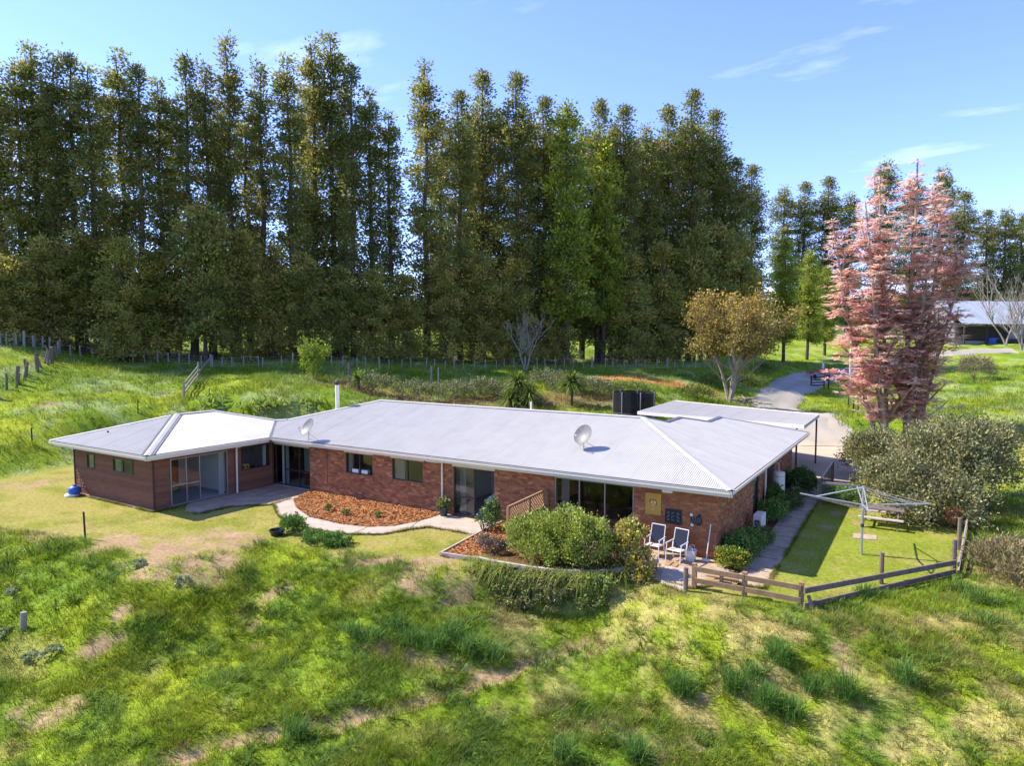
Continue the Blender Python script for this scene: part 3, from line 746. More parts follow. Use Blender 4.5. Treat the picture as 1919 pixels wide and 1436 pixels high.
# ------------------------------------------------------------------ the farmhouse
house = thing('farmhouse', 'long low brick farmhouse with pale corrugated iron hip roof and dark boarded wing', 'house')
WALLS = {'front': lambda a, b, z: (a, -b, z), 'side': lambda a, b, z: (b, a, z),
         'wing_front': lambda a, b, z: (a, -6.4 - b, z), 'wing_side': lambda a, b, z: (-22.95 + b, a, z), 'wing_left': lambda a, b, z: (-29.75 - b, a, z),
         'wing_back': lambda a, b, z: (a, 2.7 + b, z), 'rear': lambda a, b, z: (a, 10.0 + b, z)}
def wbox(mb, wall, a0, a1, b0, b1, z0, z1, col=None):
    p, q = WALLS[wall](a0, b0, z0), WALLS[wall](a1, b1, z1)
    return mb.box(p[0], q[0], p[1], q[1], p[2], q[2], col)
OPEN = {'front': [(-17.68, -15.95, 1.20, 2.30), (-14.74, -12.95, 1.20, 2.30), (-11.25, -9.15, 0.06, 2.30), (-6.32, -3.04, 0.06, 2.30)],
        'side': [(5.55, 6.55, 0.12, 2.10), (8.0, 9.9, 0.0, 2.25)],
        'wing_front': [(-28.55, -27.85, 1.38, 2.10), (-26.2, -24.52, 1.45, 2.10)],
        'wing_side': [(-5.62, -2.70, 0.05, 2.20), (-1.92, -0.24, 1.06, 2.22)], 'wing_left': [], 'wing_back': [], 'rear': []}
WALL_TOP = 2.37
def solid_spans(wall, a0, a1, z):
    cuts = sorted((o[0], o[1]) for o in OPEN[wall] if o[2] < z < o[3])
    s, cur = [], a0
    for c0, c1 in cuts:
        if c0 > cur: s.append((cur, c0))
        cur = max(cur, c1)
    if cur < a1: s.append((cur, a1))
    return s
def wall_core(wall, a0, a1, b0, b1, name, m, z0=0.0):
    zs = sorted({z0, WALL_TOP} | {v for o in OPEN[wall] for v in o[2:4] if z0 < v < WALL_TOP})
    mb = MB()
    for lo, hi in zip(zs, zs[1:]):
        for s0, s1 in solid_spans(wall, a0, a1, (lo + hi) / 2): wbox(mb, wall, s0, s1, b0, b1, lo, hi)
    return mb.build(name, MAT[m], house)
# --- brickwork: mortar core with every brick standing proud of it
BR_L, BR_H, JT = 0.230, 0.076, 0.010
def brick_colour():
    k = random.random(); t = random.random()
    c = (0.330, 0.130, 0.060) if k < .45 else ((0.395, 0.168, 0.072) if k < .75 else ((0.255, 0.100, 0.054) if k < .9 else (0.47, 0.23, 0.10)))
    f = 0.85 + 0.3 * t
    return tuple(v * f for v in c)
def brick_list(wall, a0, a1):
    out = []
    for r in range(27):
        z0 = 0.012 + r * (BR_H + JT)
        if z0 + BR_H > WALL_TOP + 0.02: break
        st = a1 + JT - (BR_L + JT) * (int((a1 - a0) / (BR_L + JT)) + 2) - (r % 2) * (BR_L + JT) / 2
        for s0, s1 in solid_spans(wall, a0, a1, z0 + BR_H / 2):
            k = int((s0 - st) / (BR_L + JT)); b = st + k * (BR_L + JT)
            while b < s1 - 0.03:
                x0, x1 = max(b, s0), min(b + BR_L, s1)
                if x1 - x0 > 0.035: out.append((x0, x1, z0))
                b += BR_L + JT
    return out
brick_meshes = []
for i in range(10):
    c = brick_colour(); mb = MB(); mb.box(-BR_L / 2, BR_L / 2, -0.012, 0.030, 0, BR_H, c); brick_meshes.append(mb.mesh('brick'))
    brick_meshes[-1].materials.append(MAT['brick'])
def tilt_mix(x, z):      # the kiln batches run in soft patches along the wall
    return 0.75 + 0.55 * float(fbm(np.array([x * 1.0]), np.array([z * 2.0]), 0.9, 3)[0])
for wall, a0, a1 in (('front', -20.2, 0.0), ('side', 0.0, 14.6), ('rear', -25.2, -5.8)):
    core = wall_core(wall, a0 + 0.012, a1 - 0.012, -0.24, -0.010, 'brick_wall', 'mortar')
    L = brick_list(wall, a0, a1)
    single = set()
    if wall == 'front':
        full = [i for i, b in enumerate(L) if b[1] - b[0] > BR_L - 0.002]
        full.sort(key=lambda i: -L[i][0]); single = set(full[:300])
    rest = MB()
    if wall == 'rear': L = []
    for i, (x0, x1, z0) in enumerate(L):
        if i in single:
            p = WALLS[wall]((x0 + x1) / 2, random.uniform(-0.002, 0.002), z0)
            share('brick', brick_meshes[random.randrange(10)], core, p)
        else:
            f = tilt_mix(x0 + (40 if wall == 'side' else 0), z0)
            wbox(rest, wall, x0, x1, -0.03, random.uniform(-0.002, 0.003), z0, z0 + BR_H, tuple(v * f for v in brick_colour()))
    if rest.v:
        o = rest.build('brickwork', MAT['brick'], core); o['kind'] = 'stuff'
# --- weatherboards on the wing
def boards(wall, a0, a1):
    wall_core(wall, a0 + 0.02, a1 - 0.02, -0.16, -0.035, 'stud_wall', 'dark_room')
    r = 0
    z = 0.05
    while z < WALL_TOP - 0.02:
        z1 = min(z + 0.150, WALL_TOP)
        edges = sorted({z, z1} | {v for o in OPEN[wall] for v in o[2:4] if z + 0.02 < v < z1 - 0.02})
        for lo, hi in zip(edges, edges[1:]):
            for s0, s1 in solid_spans(wall, a0, a1, (lo + hi) / 2):
                m = WALLS[wall]
                vs = [m(s, b, zz) for s in (s0, s1) for b, zz in ((-0.034, lo), (0.010, lo), (-0.008, hi), (-0.034, hi))]
                mb = MB(); mb.add(vs, [(0, 1, 2, 3), (7, 6, 5, 4), (0, 4, 5, 1), (1, 5, 6, 2), (2, 6, 7, 3), (3, 7, 4, 0)])
                o = mb.build('weatherboard', MAT['board'], house)
        z = z1; r += 1
boards('wing_front', -29.75, -22.95)
boards('wing_side', -6.4, -0.05)
boards('wing_left', -6.4, 2.7)
for x, y in ((-29.75, -6.4), (-22.95, -6.4), (-22.95, -0.01)): MB().box(x - 0.035, x + 0.035, y - 0.035, y + 0.035, 0.0, WALL_TOP).build('corner_board', MAT['board_trim'], house)
MB().box(-29.85, -22.86, -6.50, -6.34, -0.35, 0.048).box(-22.99, -22.84, -6.345, -4.9, -0.35, 0.047).box(-29.84, -29.72, -6.34, 2.7, -0.3, 0.046).build('foundation', MAT['old_concrete'], house)
for q_ in ((-29.7, -25.3, 2.6, 2.7), (-25.3, -25.2, 2.6, 10.0), (-5.9, -5.8, 10.0, 14.6), (-5.8, -0.3, 14.5, 14.6)): MB().box(*q_, 0, WALL_TOP).build('rear_wall', MAT['brown_steel'], house)
# --- rooms seen through the glass
MB().box(-25.1, -0.26, 0.26, 9.9, 0.0, 0.05).box(-29.6, -23.1, -6.2, 2.5, 0.0, 0.05).box(-23.1, -20.2, 0.0, 0.26, 0.0, 0.05).build('room_floor', MAT['carpet'], house)
MB().box(-29.6, -23.12, -6.22, 2.5, 2.345, 2.36).box(-25.1, -0.26, 0.27, 9.9, 2.345, 2.36).box(-5.7, -0.26, 9.9, 14.4, 2.345, 2.36).build('ceiling', MAT['wallboard'], house)
mb = MB()
mb.box(-22.9, -8.9, 4.2, 4.3, 0.05, 2.34).box(-20.1, -20.0, 0.3, 4.2, 0.05, 2.34).box(-22.9, -20.1, 2.0, 2.1, 0.05, 2.34).box(-15.4, -15.3, 0.27, 4.2, 0.05, 2.34).box(-12.2, -12.1, 0.27, 4.2, 0.05, 2.34)  # corner room gets an extra, nearer back wall, added to catch more daylight
mb.box(-9.0, -8.9, 0.27, 4.2, 0.05, 2.34).box(-26.9, -26.8, -6.2, -3.9, 0.05, 2.34).box(-26.9, -26.8, -2.9, 2.4, 0.05, 2.34).box(-26.8, -23.1, -2.45, -2.37, 0.05, 2.34)
mb.build('room_wall', MAT['wallboard'], house)
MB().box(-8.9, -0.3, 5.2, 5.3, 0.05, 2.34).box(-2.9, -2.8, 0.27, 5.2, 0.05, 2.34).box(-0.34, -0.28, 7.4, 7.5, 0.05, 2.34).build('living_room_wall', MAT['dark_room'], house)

# --- windows and doors
def glazed(kind, wall, a0, a1, z0, z1, splits, frame='bronze_frame', rails=None, open_panels=(), recess=-0.09, fw=0.045, label=None):
    f = MB()
    wbox(f, wall, a0, a1, recess, recess + 0.07, z0, z0 + fw); wbox(f, wall, a0, a1, recess, recess + 0.07, z1 - fw, z1)
    wbox(f, wall, a0, a0 + fw, recess, recess + 0.07, z0 + fw, z1 - fw); wbox(f, wall, a1 - fw, a1, recess, recess + 0.07, z0 + fw, z1 - fw)
    xs = [a0 + fw] + list(splits) + [a1 - fw]
    for s in splits: wbox(f, wall, s - fw / 2, s + fw / 2, recess + 0.004, recess + 0.066, z0 + fw, z1 - fw)
    fr = f.build(kind, MAT[frame], house)
    if label: fr['label'] = label
    for i in range(len(xs) - 1):
        if i in open_panels: continue
        p0, p1 = xs[i] + (0 if i == 0 else fw / 2), xs[i + 1] - (0 if i == len(xs) - 2 else fw / 2)
        zr = rails.get(i) if rails else None
        levels = [z0 + fw] + ([zr] if zr else []) + [z1 - fw]
        if zr: wbox(MB(), wall, p0, p1, recess + 0.006, recess + 0.06, zr - 0.03, zr + 0.03).build('rail', MAT[frame], fr)
        for lo, hi in zip(levels, levels[1:]):
            g = wbox(MB(), wall, p0, p1, recess + 0.028, recess + 0.036, lo + (0.03 if lo == zr else 0), hi - (0.03 if hi == zr else 0)).build('pane', MAT['glass'], fr)
    return fr
glazed('window', 'front', -17.68, -15.95, 1.20, 2.20, [-16.8])
glazed('window', 'front', -14.74, -12.95, 1.20, 2.20, [-13.85])
glazed('sliding_door', 'front', -11.25, -9.15, 0.06, 2.165, [-10.18], rails={0: 0.86}, open_panels=(1,), frame='bronze_frame')
glazed('sliding_door', 'front', -6.32, -3.04, 0.06, 2.24, [-5.26, -4.20], frame='silver_frame', open_panels=())
WALLS['corner'] = lambda a, b, z: (a, 0.05 - b, z)
glazed('sliding_door', 'corner', -22.86, -20.26, 0.06, 2.165, [-22.15, -21.05], rails={1: 0.9, 2: 0.9}, open_panels=(0,))
glazed('window', 'wing_front', -28.55, -27.85, 1.38, 2.10, [], recess=-0.04)
glazed('window', 'wing_front', -26.2, -24.52, 1.45, 2.10, [-25.36], recess=-0.04)
glazed('sliding_door', 'wing_side', -5.62, -2.70, 0.05, 2.20, [-4.85, -4.18], frame='silver_frame', rails={0: 0.95, 1: 0.95}, open_panels=(2,), recess=-0.04)
glazed('window', 'wing_side', -1.92, -0.24, 1.06, 2.22, [-1.08], recess=-0.04, open_panels=(1,))
glazed('window', 'side', 5.55, 6.55, 0.12, 2.10, [], rails={0: 0.95})
mb = MB(); wbox(mb, 'side', 5.60, 6.50, -0.145, -0.13, 0.16, 2.06); mb.build('blind', MAT['pale_plastic'], house)
mb = MB(); mb.box(-0.62, -0.55, 8.05, 9.85, 0.0, 2.2); mb.box(-0.56, -0.52, 8.3, 9.2, 0.05, 2.1); mb.build('back_door', MAT['brown_steel'], house)
mb = MB(); mb.box(-0.6, -0.25, 7.92, 7.99, 0, 2.3).box(-0.6, -0.25, 9.91, 9.98, 0, 2.3); mb.build('porch_wall', MAT['mortar'], house)
# sloping brick sills, cream panels over the openings
for a0, a1 in ((-17.68, -15.95), (-14.74, -12.95)):
    s = thing('sill', None, None, (0, 0, 0)); s.parent = house
    n = 17; w = (a1 - a0 + 0.12) / n
    for k in range(n):
        x0 = a0 - 0.06 + k * w
        mb = MB(); mb.add([(x, y, z) for x in (x0, x0 + w - 0.008) for y, z in ((0.03, 1.08), (-0.075, 1.06), (-0.085, 1.13), (0.03, 1.195))],
               [(0, 1, 2, 3), (7, 6, 5, 4), (0, 4, 5, 1), (1, 5, 6, 2), (2, 6, 7, 3), (3, 7, 4, 0)], tuple(v * 1.15 for v in brick_colour()))
        mb.build('brick', MAT['brick'], s)
for a0, a1, z0 in ((-17.75, -15.9, 2.19), (-14.82, -12.88, 2.19), (-11.3, -9.1, 2.16), (-22.83, -20.22, 2.16)):
    MB().box(a0, a1, -0.035, 0.06, z0, 2.358).build('lintel_panel', MAT['cream_paint'], house)
MB().box(-6.36, -3.0, -0.02, 0.06, 2.235, 2.358).build('lintel_panel', MAT['silver_frame'], house)
for a0, a1 in ((-11.25, -9.15), (-6.32, -3.04)): MB().box(a0, a1, -0.14, 0.02, 0.027, 0.062).build('threshold', MAT['brown_steel'], house)

# --- roof
E0 = 2.62
S1 = 0.278
A = {}      # roof corners
A['fr'] = (0.61, -0.61, E0); A['fj'] = (-22.34, -0.61, E0)
A['apex'] = (-4.63, 5.0, 4.18); A['rl'] = (-20.05, 5.0, 4.18)
A['lr'] = (-23.57, 1.54, 3.218); A['lw'] = (-24.30, 1.35, 3.165)
A['w1'] = (-22.34, -7.02, E0); A['w2'] = (-30.72, -7.02, E0); A['wr1'] = (-26.52, -3.0, 3.78); A['wr2'] = (-26.52, -0.96, 3.78)
A['wb'] = (-30.72, 3.3, E0)
s2 = (4.18 - E0) / 5.24
zx = lambda x: E0 + (0.61 - x) * s2
roof_polys = {
 'front': [A['fj'], A['fr'], A['apex'], A['rl'], A['lr'], A['lw']],
 'right': [(0.61, -0.61, E0), (0.61, 15.8, E0), (-2.93, 11.3, zx(-2.93)), (-2.93, 9.1, zx(-2.93)), (-3.86, 7.7, zx(-3.86)), (-3.86, 5.75, zx(-3.86)), A['apex']],
 'wing_front': [A['w2'], A['w1'], A['wr1']],
 'wing_right': [A['w1'], A['fj'], A['lw'], A['wr2'], A['wr1']],
 'wing_left': [A['wb'], A['w2'], A['wr1'], A['wr2']],
 'wing_back': [(-24.3, 3.3, E0), A['wb'], A['wr2'], A['lw']],
 'main_left': [(-25.66, 10.6, E0), (-25.66, 3.4, E0), A['lr'], A['rl']],
 'main_back': [(-8.4, 10.6, E0), (-25.66, 10.6, E0), A['rl'], A['apex'], (-4.63, 5.05, 4.16)],
 'ext_back': [(0.61, 15.8, E0), (-6.5, 15.8, E0), (-2.93, 11.3, zx(-2.93))],
 'ext_left': [(-6.5, 15.8, E0), (-6.5, 9.0, E0), (-2.93, 9.1, zx(-2.93)), (-2.93, 11.3, zx(-2.93))],
 'ext_mid': [(-8.4, 9.6, E0), (-8.4, 6.0, E0 + 0.4), (-3.86, 5.75, zx(-3.86)), (-3.86, 7.7, zx(-3.86)), (-6.4, 9.8, E0)],
}
und = MB()
for k, P in roof_polys.items():
    und.add([(p[0], p[1], p[2] - 0.035) for p in P], [tuple(range(len(P)))])
roof = und.build('roof', MAT['flashing'], house)
def roof_sheets(P, cover=0.762, pitch=0.0762, amp=0.0085, vis=True):
    P = [Vector(p) for p in P]
    u = (P[1] - P[0]).normalized()
    nrm = Vector((0, 0, 0))
    for i in range(1, len(P) - 1): nrm += (P[i] - P[0]).cross(P[i + 1] - P[0])
    nrm.normalize()
    if nrm.z < 0: nrm = -nrm
    v = nrm.cross(u).normalized()
    if v.z < 0: v = -v
    Q = [((p - P[0]).dot(u), (p - P[0]).dot(v), (p - P[0]).dot(nrm)) for p in P]
    umin, umax = min(q[0] for q in Q), max(q[0] for q in Q)
    def span(t):
        vs = []
        for i in range(len(Q)):
            a, b = Q[i], Q[(i + 1) % len(Q)]
            if (a[0] - t) * (b[0] - t) <= 0 and abs(a[0] - b[0]) > 1e-9:
                k = (t - a[0]) / (b[0] - a[0]); vs.append(a[1] + k * (b[1] - a[1]))
        return (min(vs), max(vs)) if len(vs) >= 2 else None
    t0 = umin; n = 0
    while t0 < umax - 0.02:
        t1 = min(t0 + cover, umax)
        m = max(2, int(round((t1 - t0) / pitch * 5)))
        vs, fs = [], []
        for i in range(m + 1):
            t = min(max(t0 + (t1 - t0) * i / m, umin + 1e-4), umax - 1e-4)
            s = span(t)
            if not s: s = (0, 0)
            h = amp * math.cos(2 * math.pi * (t - umin) / pitch) + 0.0025 * (n % 2) + 0.012
            lo = P[0] + u * t + v * (s[0] - 0.01) + nrm * h; hi = P[0] + u * t + v * s[1] + nrm * h
            vs += [lo, hi]
            if i: fs.append((2 * i - 2, 2 * i, 2 * i + 1, 2 * i - 1))
        mb = MB(); mb.add(vs, fs)
        mb.build('roofing_sheet', MAT['roof_metal'], roof)
        t0 = t1; n += 1
for k in roof_polys: roof_sheets(roof_polys[k])
def cap(a, b, w=0.34, m='roof_cap', lift=0.045, name='ridge_cap'):
    a, b = Vector(a), Vector(b); d = (b - a).normalized(); sd = d.cross(Vector((0, 0, 1))).normalized() * w / 2
    up = Vector((0, 0, lift)); dn = Vector((0, 0, lift - 0.04))
    vs = [a - sd + dn, a + up, a + sd + dn, b - sd + dn, b + up, b + sd + dn]
    mb = MB(); mb.add(vs, [(0, 1, 4, 3), (1, 2, 5, 4)]); return mb.build(name, MAT[m], roof)
cap(A['apex'], A['rl']); cap(A['fr'], A['apex']); cap(A['rl'], A['lr']); cap(A['lr'], A['lw'])
cap(A['w1'], A['wr1']); cap(A['wr1'], A['wr2']); cap(A['wr2'], A['lw']); cap(A['w2'], A['wr1'])
cap((0.61, 15.8, E0), (-2.93, 11.3, zx(-2.93)), 0.3); cap(A['apex'], (-3.86, 5.75, zx(-3.86)), 0.2, 'flashing')
for a, b in (((-3.86, 5.75), (-3.86, 7.7)), ((-3.86, 7.7), (-2.93, 9.1)), ((-2.93, 9.1), (-2.93, 11.3))):
    cap((*a, zx(a[0])), (*b, zx(b[0])), 0.28, 'flashing')
# dark hip flashing strips on the wing, valley by the link
def strip(a, b, off, w, m, name):
    a, b = Vector(a), Vector(b); d = (b - a).normalized(); sd = d.cross(Vector((0, 0, 1))).normalized()
    p0, p1 = a + sd * off + Vector((0, 0, 0.038)), b + sd * off + Vector((0, 0, 0.038))
    MB().beam(p0, p1, w, 0.012).build(name, MAT[m], roof)
strip(A['w1'], A['wr1'], -0.19, 0.06, 'flashing', 'hip_flashing'); strip(A['w1'], A['wr1'], 0.19, 0.05, 'flashing', 'hip_flashing')
MB().beam((A['fj'][0], A['fj'][1], E0 + 0.02), (A['lw'][0], A['lw'][1], A['lw'][2] + 0.02), 0.16, 0.02).build('valley_flashing', MAT['flashing'], roof)
# soffit, fascia and gutters
SOF = [(0.56, -0.56), (-22.39, -0.56), (-22.39, -6.97), (-30.67, -6.97), (-30.67, 3.25), (-25.61, 3.25), (-25.61, 10.55), (-6.4, 10.55), (-6.4, 15.75), (0.56, 15.75)]
MB().prism(SOF, 2.372, 2.384).build('soffit', MAT['soffit'], house)
def gutter(a, b, out):
    a, b, o = Vector((*a, 0)), Vector((*b, 0)), Vector((*out, 0))
    f = MB(); 
    p0, p1 = a - o * 0.09, b - o * 0.09
    f.beam(p0 + Vector((0, 0, 2.475)), p1 + Vector((0, 0, 2.475)), 0.025, 0.20)
    f.build('fascia', MAT['white_paint'], house)
    prof = [(-0.07, 0.115), (-0.07, 0.0), (0.025, 0.0), (0.045, 0.03), (0.045, 0.115), (0.06, 0.13), (0.035, 0.13), (0.030, 0.035), (0.015, 0.012), (-0.06, 0.012), (-0.06, 0.115)]
    vs = [p + o * s + Vector((0, 0, 2.475 + z)) for p in (a, b) for s, z in prof]
    n = len(prof); fs = [(i, (i + 1) % n, n + (i + 1) % n, n + i) for i in range(n)] + [tuple(range(n)), tuple(range(2 * n - 1, n - 1, -1))]
    g = MB(); g.add(vs, fs); g.build('gutter', MAT['white_paint'], house)
gutter((0.64, -0.62), (-22.30, -0.62), (0, -1)); gutter((0.62, -0.60), (0.62, 15.82), (1, 0))
gutter((-22.33, -0.66), (-22.33, -7.04), (1, 0)); gutter((-22.31, -7.03), (-30.75, -7.03), (0, -1)); gutter((-30.73, -7.0), (-30.73, 3.3), (-1, 0))
gutter((0.6, 15.82), (-6.5, 15.82), (0, 1)); gutter((-6.5, 10.62), (-25.7, 10.62), (0, 1))
def downpipe(pts):
    d = MB(); d.tube(pts, 0.045, 10); return d.build('downpipe', MAT['white_paint'], house, smooth=True)
downpipe([(-12.25, -0.60, 2.50), (-12.25, -0.60, 2.40), (-11.95, -0.34, 2.32), (-11.8, -0.09, 2.26), (-11.8, -0.09, 0.25)])
downpipe([(-22.40, -2.25, 2.50), (-22.40, -2.25, 2.42), (-22.62, -2.25, 2.34), (-22.80, -2.28, 2.27), (-22.82, -2.28, 0.03)])
downpipe([(0.56, 7.5, 2.50), (0.56, 7.5, 2.42), (0.3, 7.5, 2.33), (0.09, 7.5, 2.25), (0.09, 7.5, 0.0)])
# wood burner flue, vents
fl = MB(); fx, fy = -22.0, 3.65; fl.tube([(fx, fy, 3.2), (fx, fy, 5.05)], 0.115, 14); f1 = fl.build('flue', MAT['white_paint'], house, smooth=True)
MB().lathe([(0.10, 0), (0.10, 0.06), (0.15, 0.08), (0.15, 0.2), (0.06, 0.26), (0.01, 0.27)], (fx, fy, 5.05), 14).build('cowl', MAT['steel_dark'], f1)
vp = (-28.079, -5.624, 3.011)
MB().tube([(vp[0], vp[1], vp[2] - 0.1), (vp[0], vp[1], vp[2] + 0.12)], 0.04, 8).build('roof_vent', MAT['steel_dark'], house)
MB().tube([(-11.0, 6.2, 3.6), (-11.0, 6.2, 4.45)], 0.05, 8).build('roof_vent', MAT['white_paint'], house)
# flood light under the front eave, cable on the brick, light by the corner
MB().box(-1.78, -1.42, -0.55, -0.36, 2.27, 2.372).build('flood_light', MAT['cream_paint'], house, bevel=0.02)
MB().tube([(-18.95, -0.012, 2.35), (-18.95, -0.012, 0.55), (-18.5, -0.012, 0.42), (-17.6, -0.012, 0.40), (-16.9, -0.012, 0.2)], 0.012, 6).build('cable', MAT['steel_dark'], house)
MB().box(-19.95, -19.75, -0.33, -0.2, 2.29, 2.372).build('eave_bracket', MAT['white_paint'], house, bevel=0.02)

# --- furnishings seen through the openings
def curtain(pts, z0, z1, label, amp=0.05, waves=7):
    a, b = Vector((*pts[0], 0)), Vector((*pts[1], 0)); d = b - a; nn = Vector((-d.y, d.x, 0)).normalized(); n = waves * 6
    vs = []
    for i in range(n + 1):
        p = a + d * i / n + nn * amp * math.sin(i / n * waves * 2 * math.pi)
        vs += [(p.x, p.y, z0), (p.x, p.y, z1)]
    back = [(v[0] + nn.x * 0.012, v[1] + nn.y * 0.012, v[2]) for v in vs]
    fs = [(2 * i, 2 * i + 2, 2 * i + 3, 2 * i + 1) for i in range(n)]
    m = len(vs); fs += [(m + f[3], m + f[2], m + f[1], m + f[0]) for f in fs[:n]]
    mb = MB(); mb.add(vs + back, fs)
    return tag(mb.build('curtain', MAT['curtain'], smooth=True), label, 'curtain')
curtain([(-22.6, 0.30), (-22.1, 0.30)], 0.06, 2.25, 'pale curtain drawn back beside the corner glass door')
curtain([(-23.2, -3.02), (-23.2, -2.76)], 0.06, 2.2, 'white curtain hanging at the open boarded wing doorway')
curtain([(-17.62, 0.15), (-17.35, 0.15)], 1.22, 2.28, 'pale curtain at the window with pale boxes on its sill')
curtain([(-14.68, 0.15), (-14.1, 0.15)], 1.22, 2.28, 'pale curtain at the window beside the white downpipe')
curtain([(-28.5, -6.30), (-27.9, -6.30)], 1.3, 2.2, 'white curtain covering the small boarded wing window')
curtain([(-26.15, -6.30), (-25.7, -6.30)], 1.4, 2.2, 'white curtain at one side of the double boarded wing window')
curtain([(-6.2, 0.35), (-5.85, 0.35)], 0.06, 2.25, 'pale curtain inside the wide terrace glass doors')
curtain([(-11.1, 0.30), (-10.8, 0.30)], 0.06, 2.22, 'pale curtain behind the brown framed glass door near the lattice screen')
curtain([(-23.2, -0.42), (-23.2, -0.28)], 1.06, 2.2, 'white curtain at the open casement of the boarded wing')
b = thing('bed', 'bed with pale blue cover seen through the open glass door', 'bed', (-9.4, 1.2, 0.05))
MB().box(-9.75, -9.03, 0.35, 2.3, 0.10, 0.50).build('bed_base', MAT['bed_dark'], b)
MB().box(-9.80, -9.02, 0.32, 2.32, 0.50, 0.95).build('bed_cover', MAT['bed_blue'], b, bevel=0.12)
b = thing('armchair', 'brown leather armchair behind the corner glass door', 'armchair', (-20.75, 1.0, 0.05))
MB().box(-21.05, -20.5, 0.55, 1.3, 0.10, 0.48).build('seat', MAT['leather'], b, bevel=0.05)
MB().box(-21.1, -20.45, 1.2, 1.45, 0.10, 1.05).build('backrest', MAT['leather'], b, bevel=0.07)
for x in (-21.18, -20.42): MB().box(x - 0.09, x + 0.09, 0.5, 1.3, 0.08, 0.66).build('armrest', MAT['leather'], b, bevel=0.05)
for k, x in enumerate((-17.1, -16.5)):
    tag(MB().box(x - 0.2, x + 0.2, 0.02, 0.22, 1.25, 1.42).build('storage_box', MAT['alu_white'], bevel=0.015), 'white box standing on the inside sill of the front bedroom window', 'box', 'white boxes on the window sill')
MB_desk = thing('desk', 'dark desk with a wooden box behind the boarded wing window', 'desk', (-23.5, -1.3, 0.05))
MB().box(-23.75, -23.14, -1.9, -0.6, 0.98, 1.04).build('desk_top', MAT['dark_room'], MB_desk)
for y in (-1.85, -0.65): MB().box(-23.7, -23.2, y - 0.03, y + 0.03, 0.05, 0.98).build('leg', MAT['dark_room'], MB_desk)
wb = thing('wooden_box', 'small pale wooden crate with round holes on the wing window ledge', 'box', (-23.2, -1.55, 1.04))
MB().box(-23.3, -23.14, -1.78, -1.32, 1.045, 1.30).build('crate_body', MAT['ochre_light'], wb, bevel=0.01)
for y in (-1.66, -1.44): MB().tube([(-23.142, y, 1.17), (-23.136, y, 1.17)], 0.07, 12).build('hole', MAT['dark_room'], wb)  # dark discs on the closed face stand in for shade inside the holes
# door panel standing open inside the wing
tag(MB().box(-25.9, -25.86, -5.3, -4.5, 0.06, 2.05).build('inner_door', MAT['wallboard']), 'white inner door standing open inside the boarded wing', 'door')
tag(MB().box(-26.78, -26.3, -3.75, -3.15, 0.06, 1.9).build('wardrobe', MAT['leather']), 'red brown wardrobe inside the boarded wing', 'wardrobe')

# ------------------------------------------------------------------ carport
cp = thing('carport', 'flat white roofed carport on brown steel posts beside the gravel yard', 'carport', (-4.0, 20.0, 0))
CPZ = 2.95
crn = [(-9.9, 16.6), (0.30, 15.95), (0.30, 22.3), (-10.2, 26.2)]
crn = [(-9.793, 17.669, 2.95), (0.35, 16.0, 0), (0.278, 22.136, 2.95), (-10.27, 26.505, 2.95)]
crn = [tuple(p[:2]) for p in crn]
cr_ = MB(); cr_.prism(crn, CPZ - 0.16, CPZ - 0.03); cr = cr_.build('carport_roof', MAT['flashing'], cp)
n = 14
for k in range(n):
    f0, f1 = k / n, (k + 1) / n
    L0 = [tuple(np.array(crn[0]) * (1 - f) + np.array(crn[1]) * f) for f in (f0, f1)]; L1 = [tuple(np.array(crn[3]) * (1 - f) + np.array(crn[2]) * f) for f in (f0, f1)]
    vs, fs = [], []
    for i in range(31):
        t = i / 30; a_ = np.array(L0[0]) * (1 - t) + np.array(L0[1]) * t; b_ = np.array(L1[0]) * (1 - t) + np.array(L1[1]) * t
        h = CPZ + 0.008 * math.cos(t * 20 * math.pi) + 0.004 * (k % 2)
        vs += [(a_[0], a_[1], h), (b_[0], b_[1], h - 0.02)]
        if i: fs.append((2 * i - 2, 2 * i, 2 * i + 1, 2 * i - 1))
    mb = MB(); mb.add(vs, fs); mb.build('roofing_sheet', MAT['roof_metal'], cr)
for i in range(4):
    a_, b_ = crn[i], crn[(i + 1) % 4]
    MB().beam((*a_, CPZ - 0.08), (*b_, CPZ - 0.08), 0.05, 0.19).build('fascia', MAT['white_paint'] if i != 1 else MAT['roof_cap'], cp)
for p in ((0.294, 21.046, 0), (-0.173, 16.996, 0), (-9.6, 23.6, 0), (-4.7, 22.9, 0), (-9.2, 17.4, 0)):
    MB().box(p[0] - 0.045, p[0] + 0.045, p[1] - 0.045, p[1] + 0.045, 0, CPZ - 0.17).build('post', MAT['brown_steel'], cp)

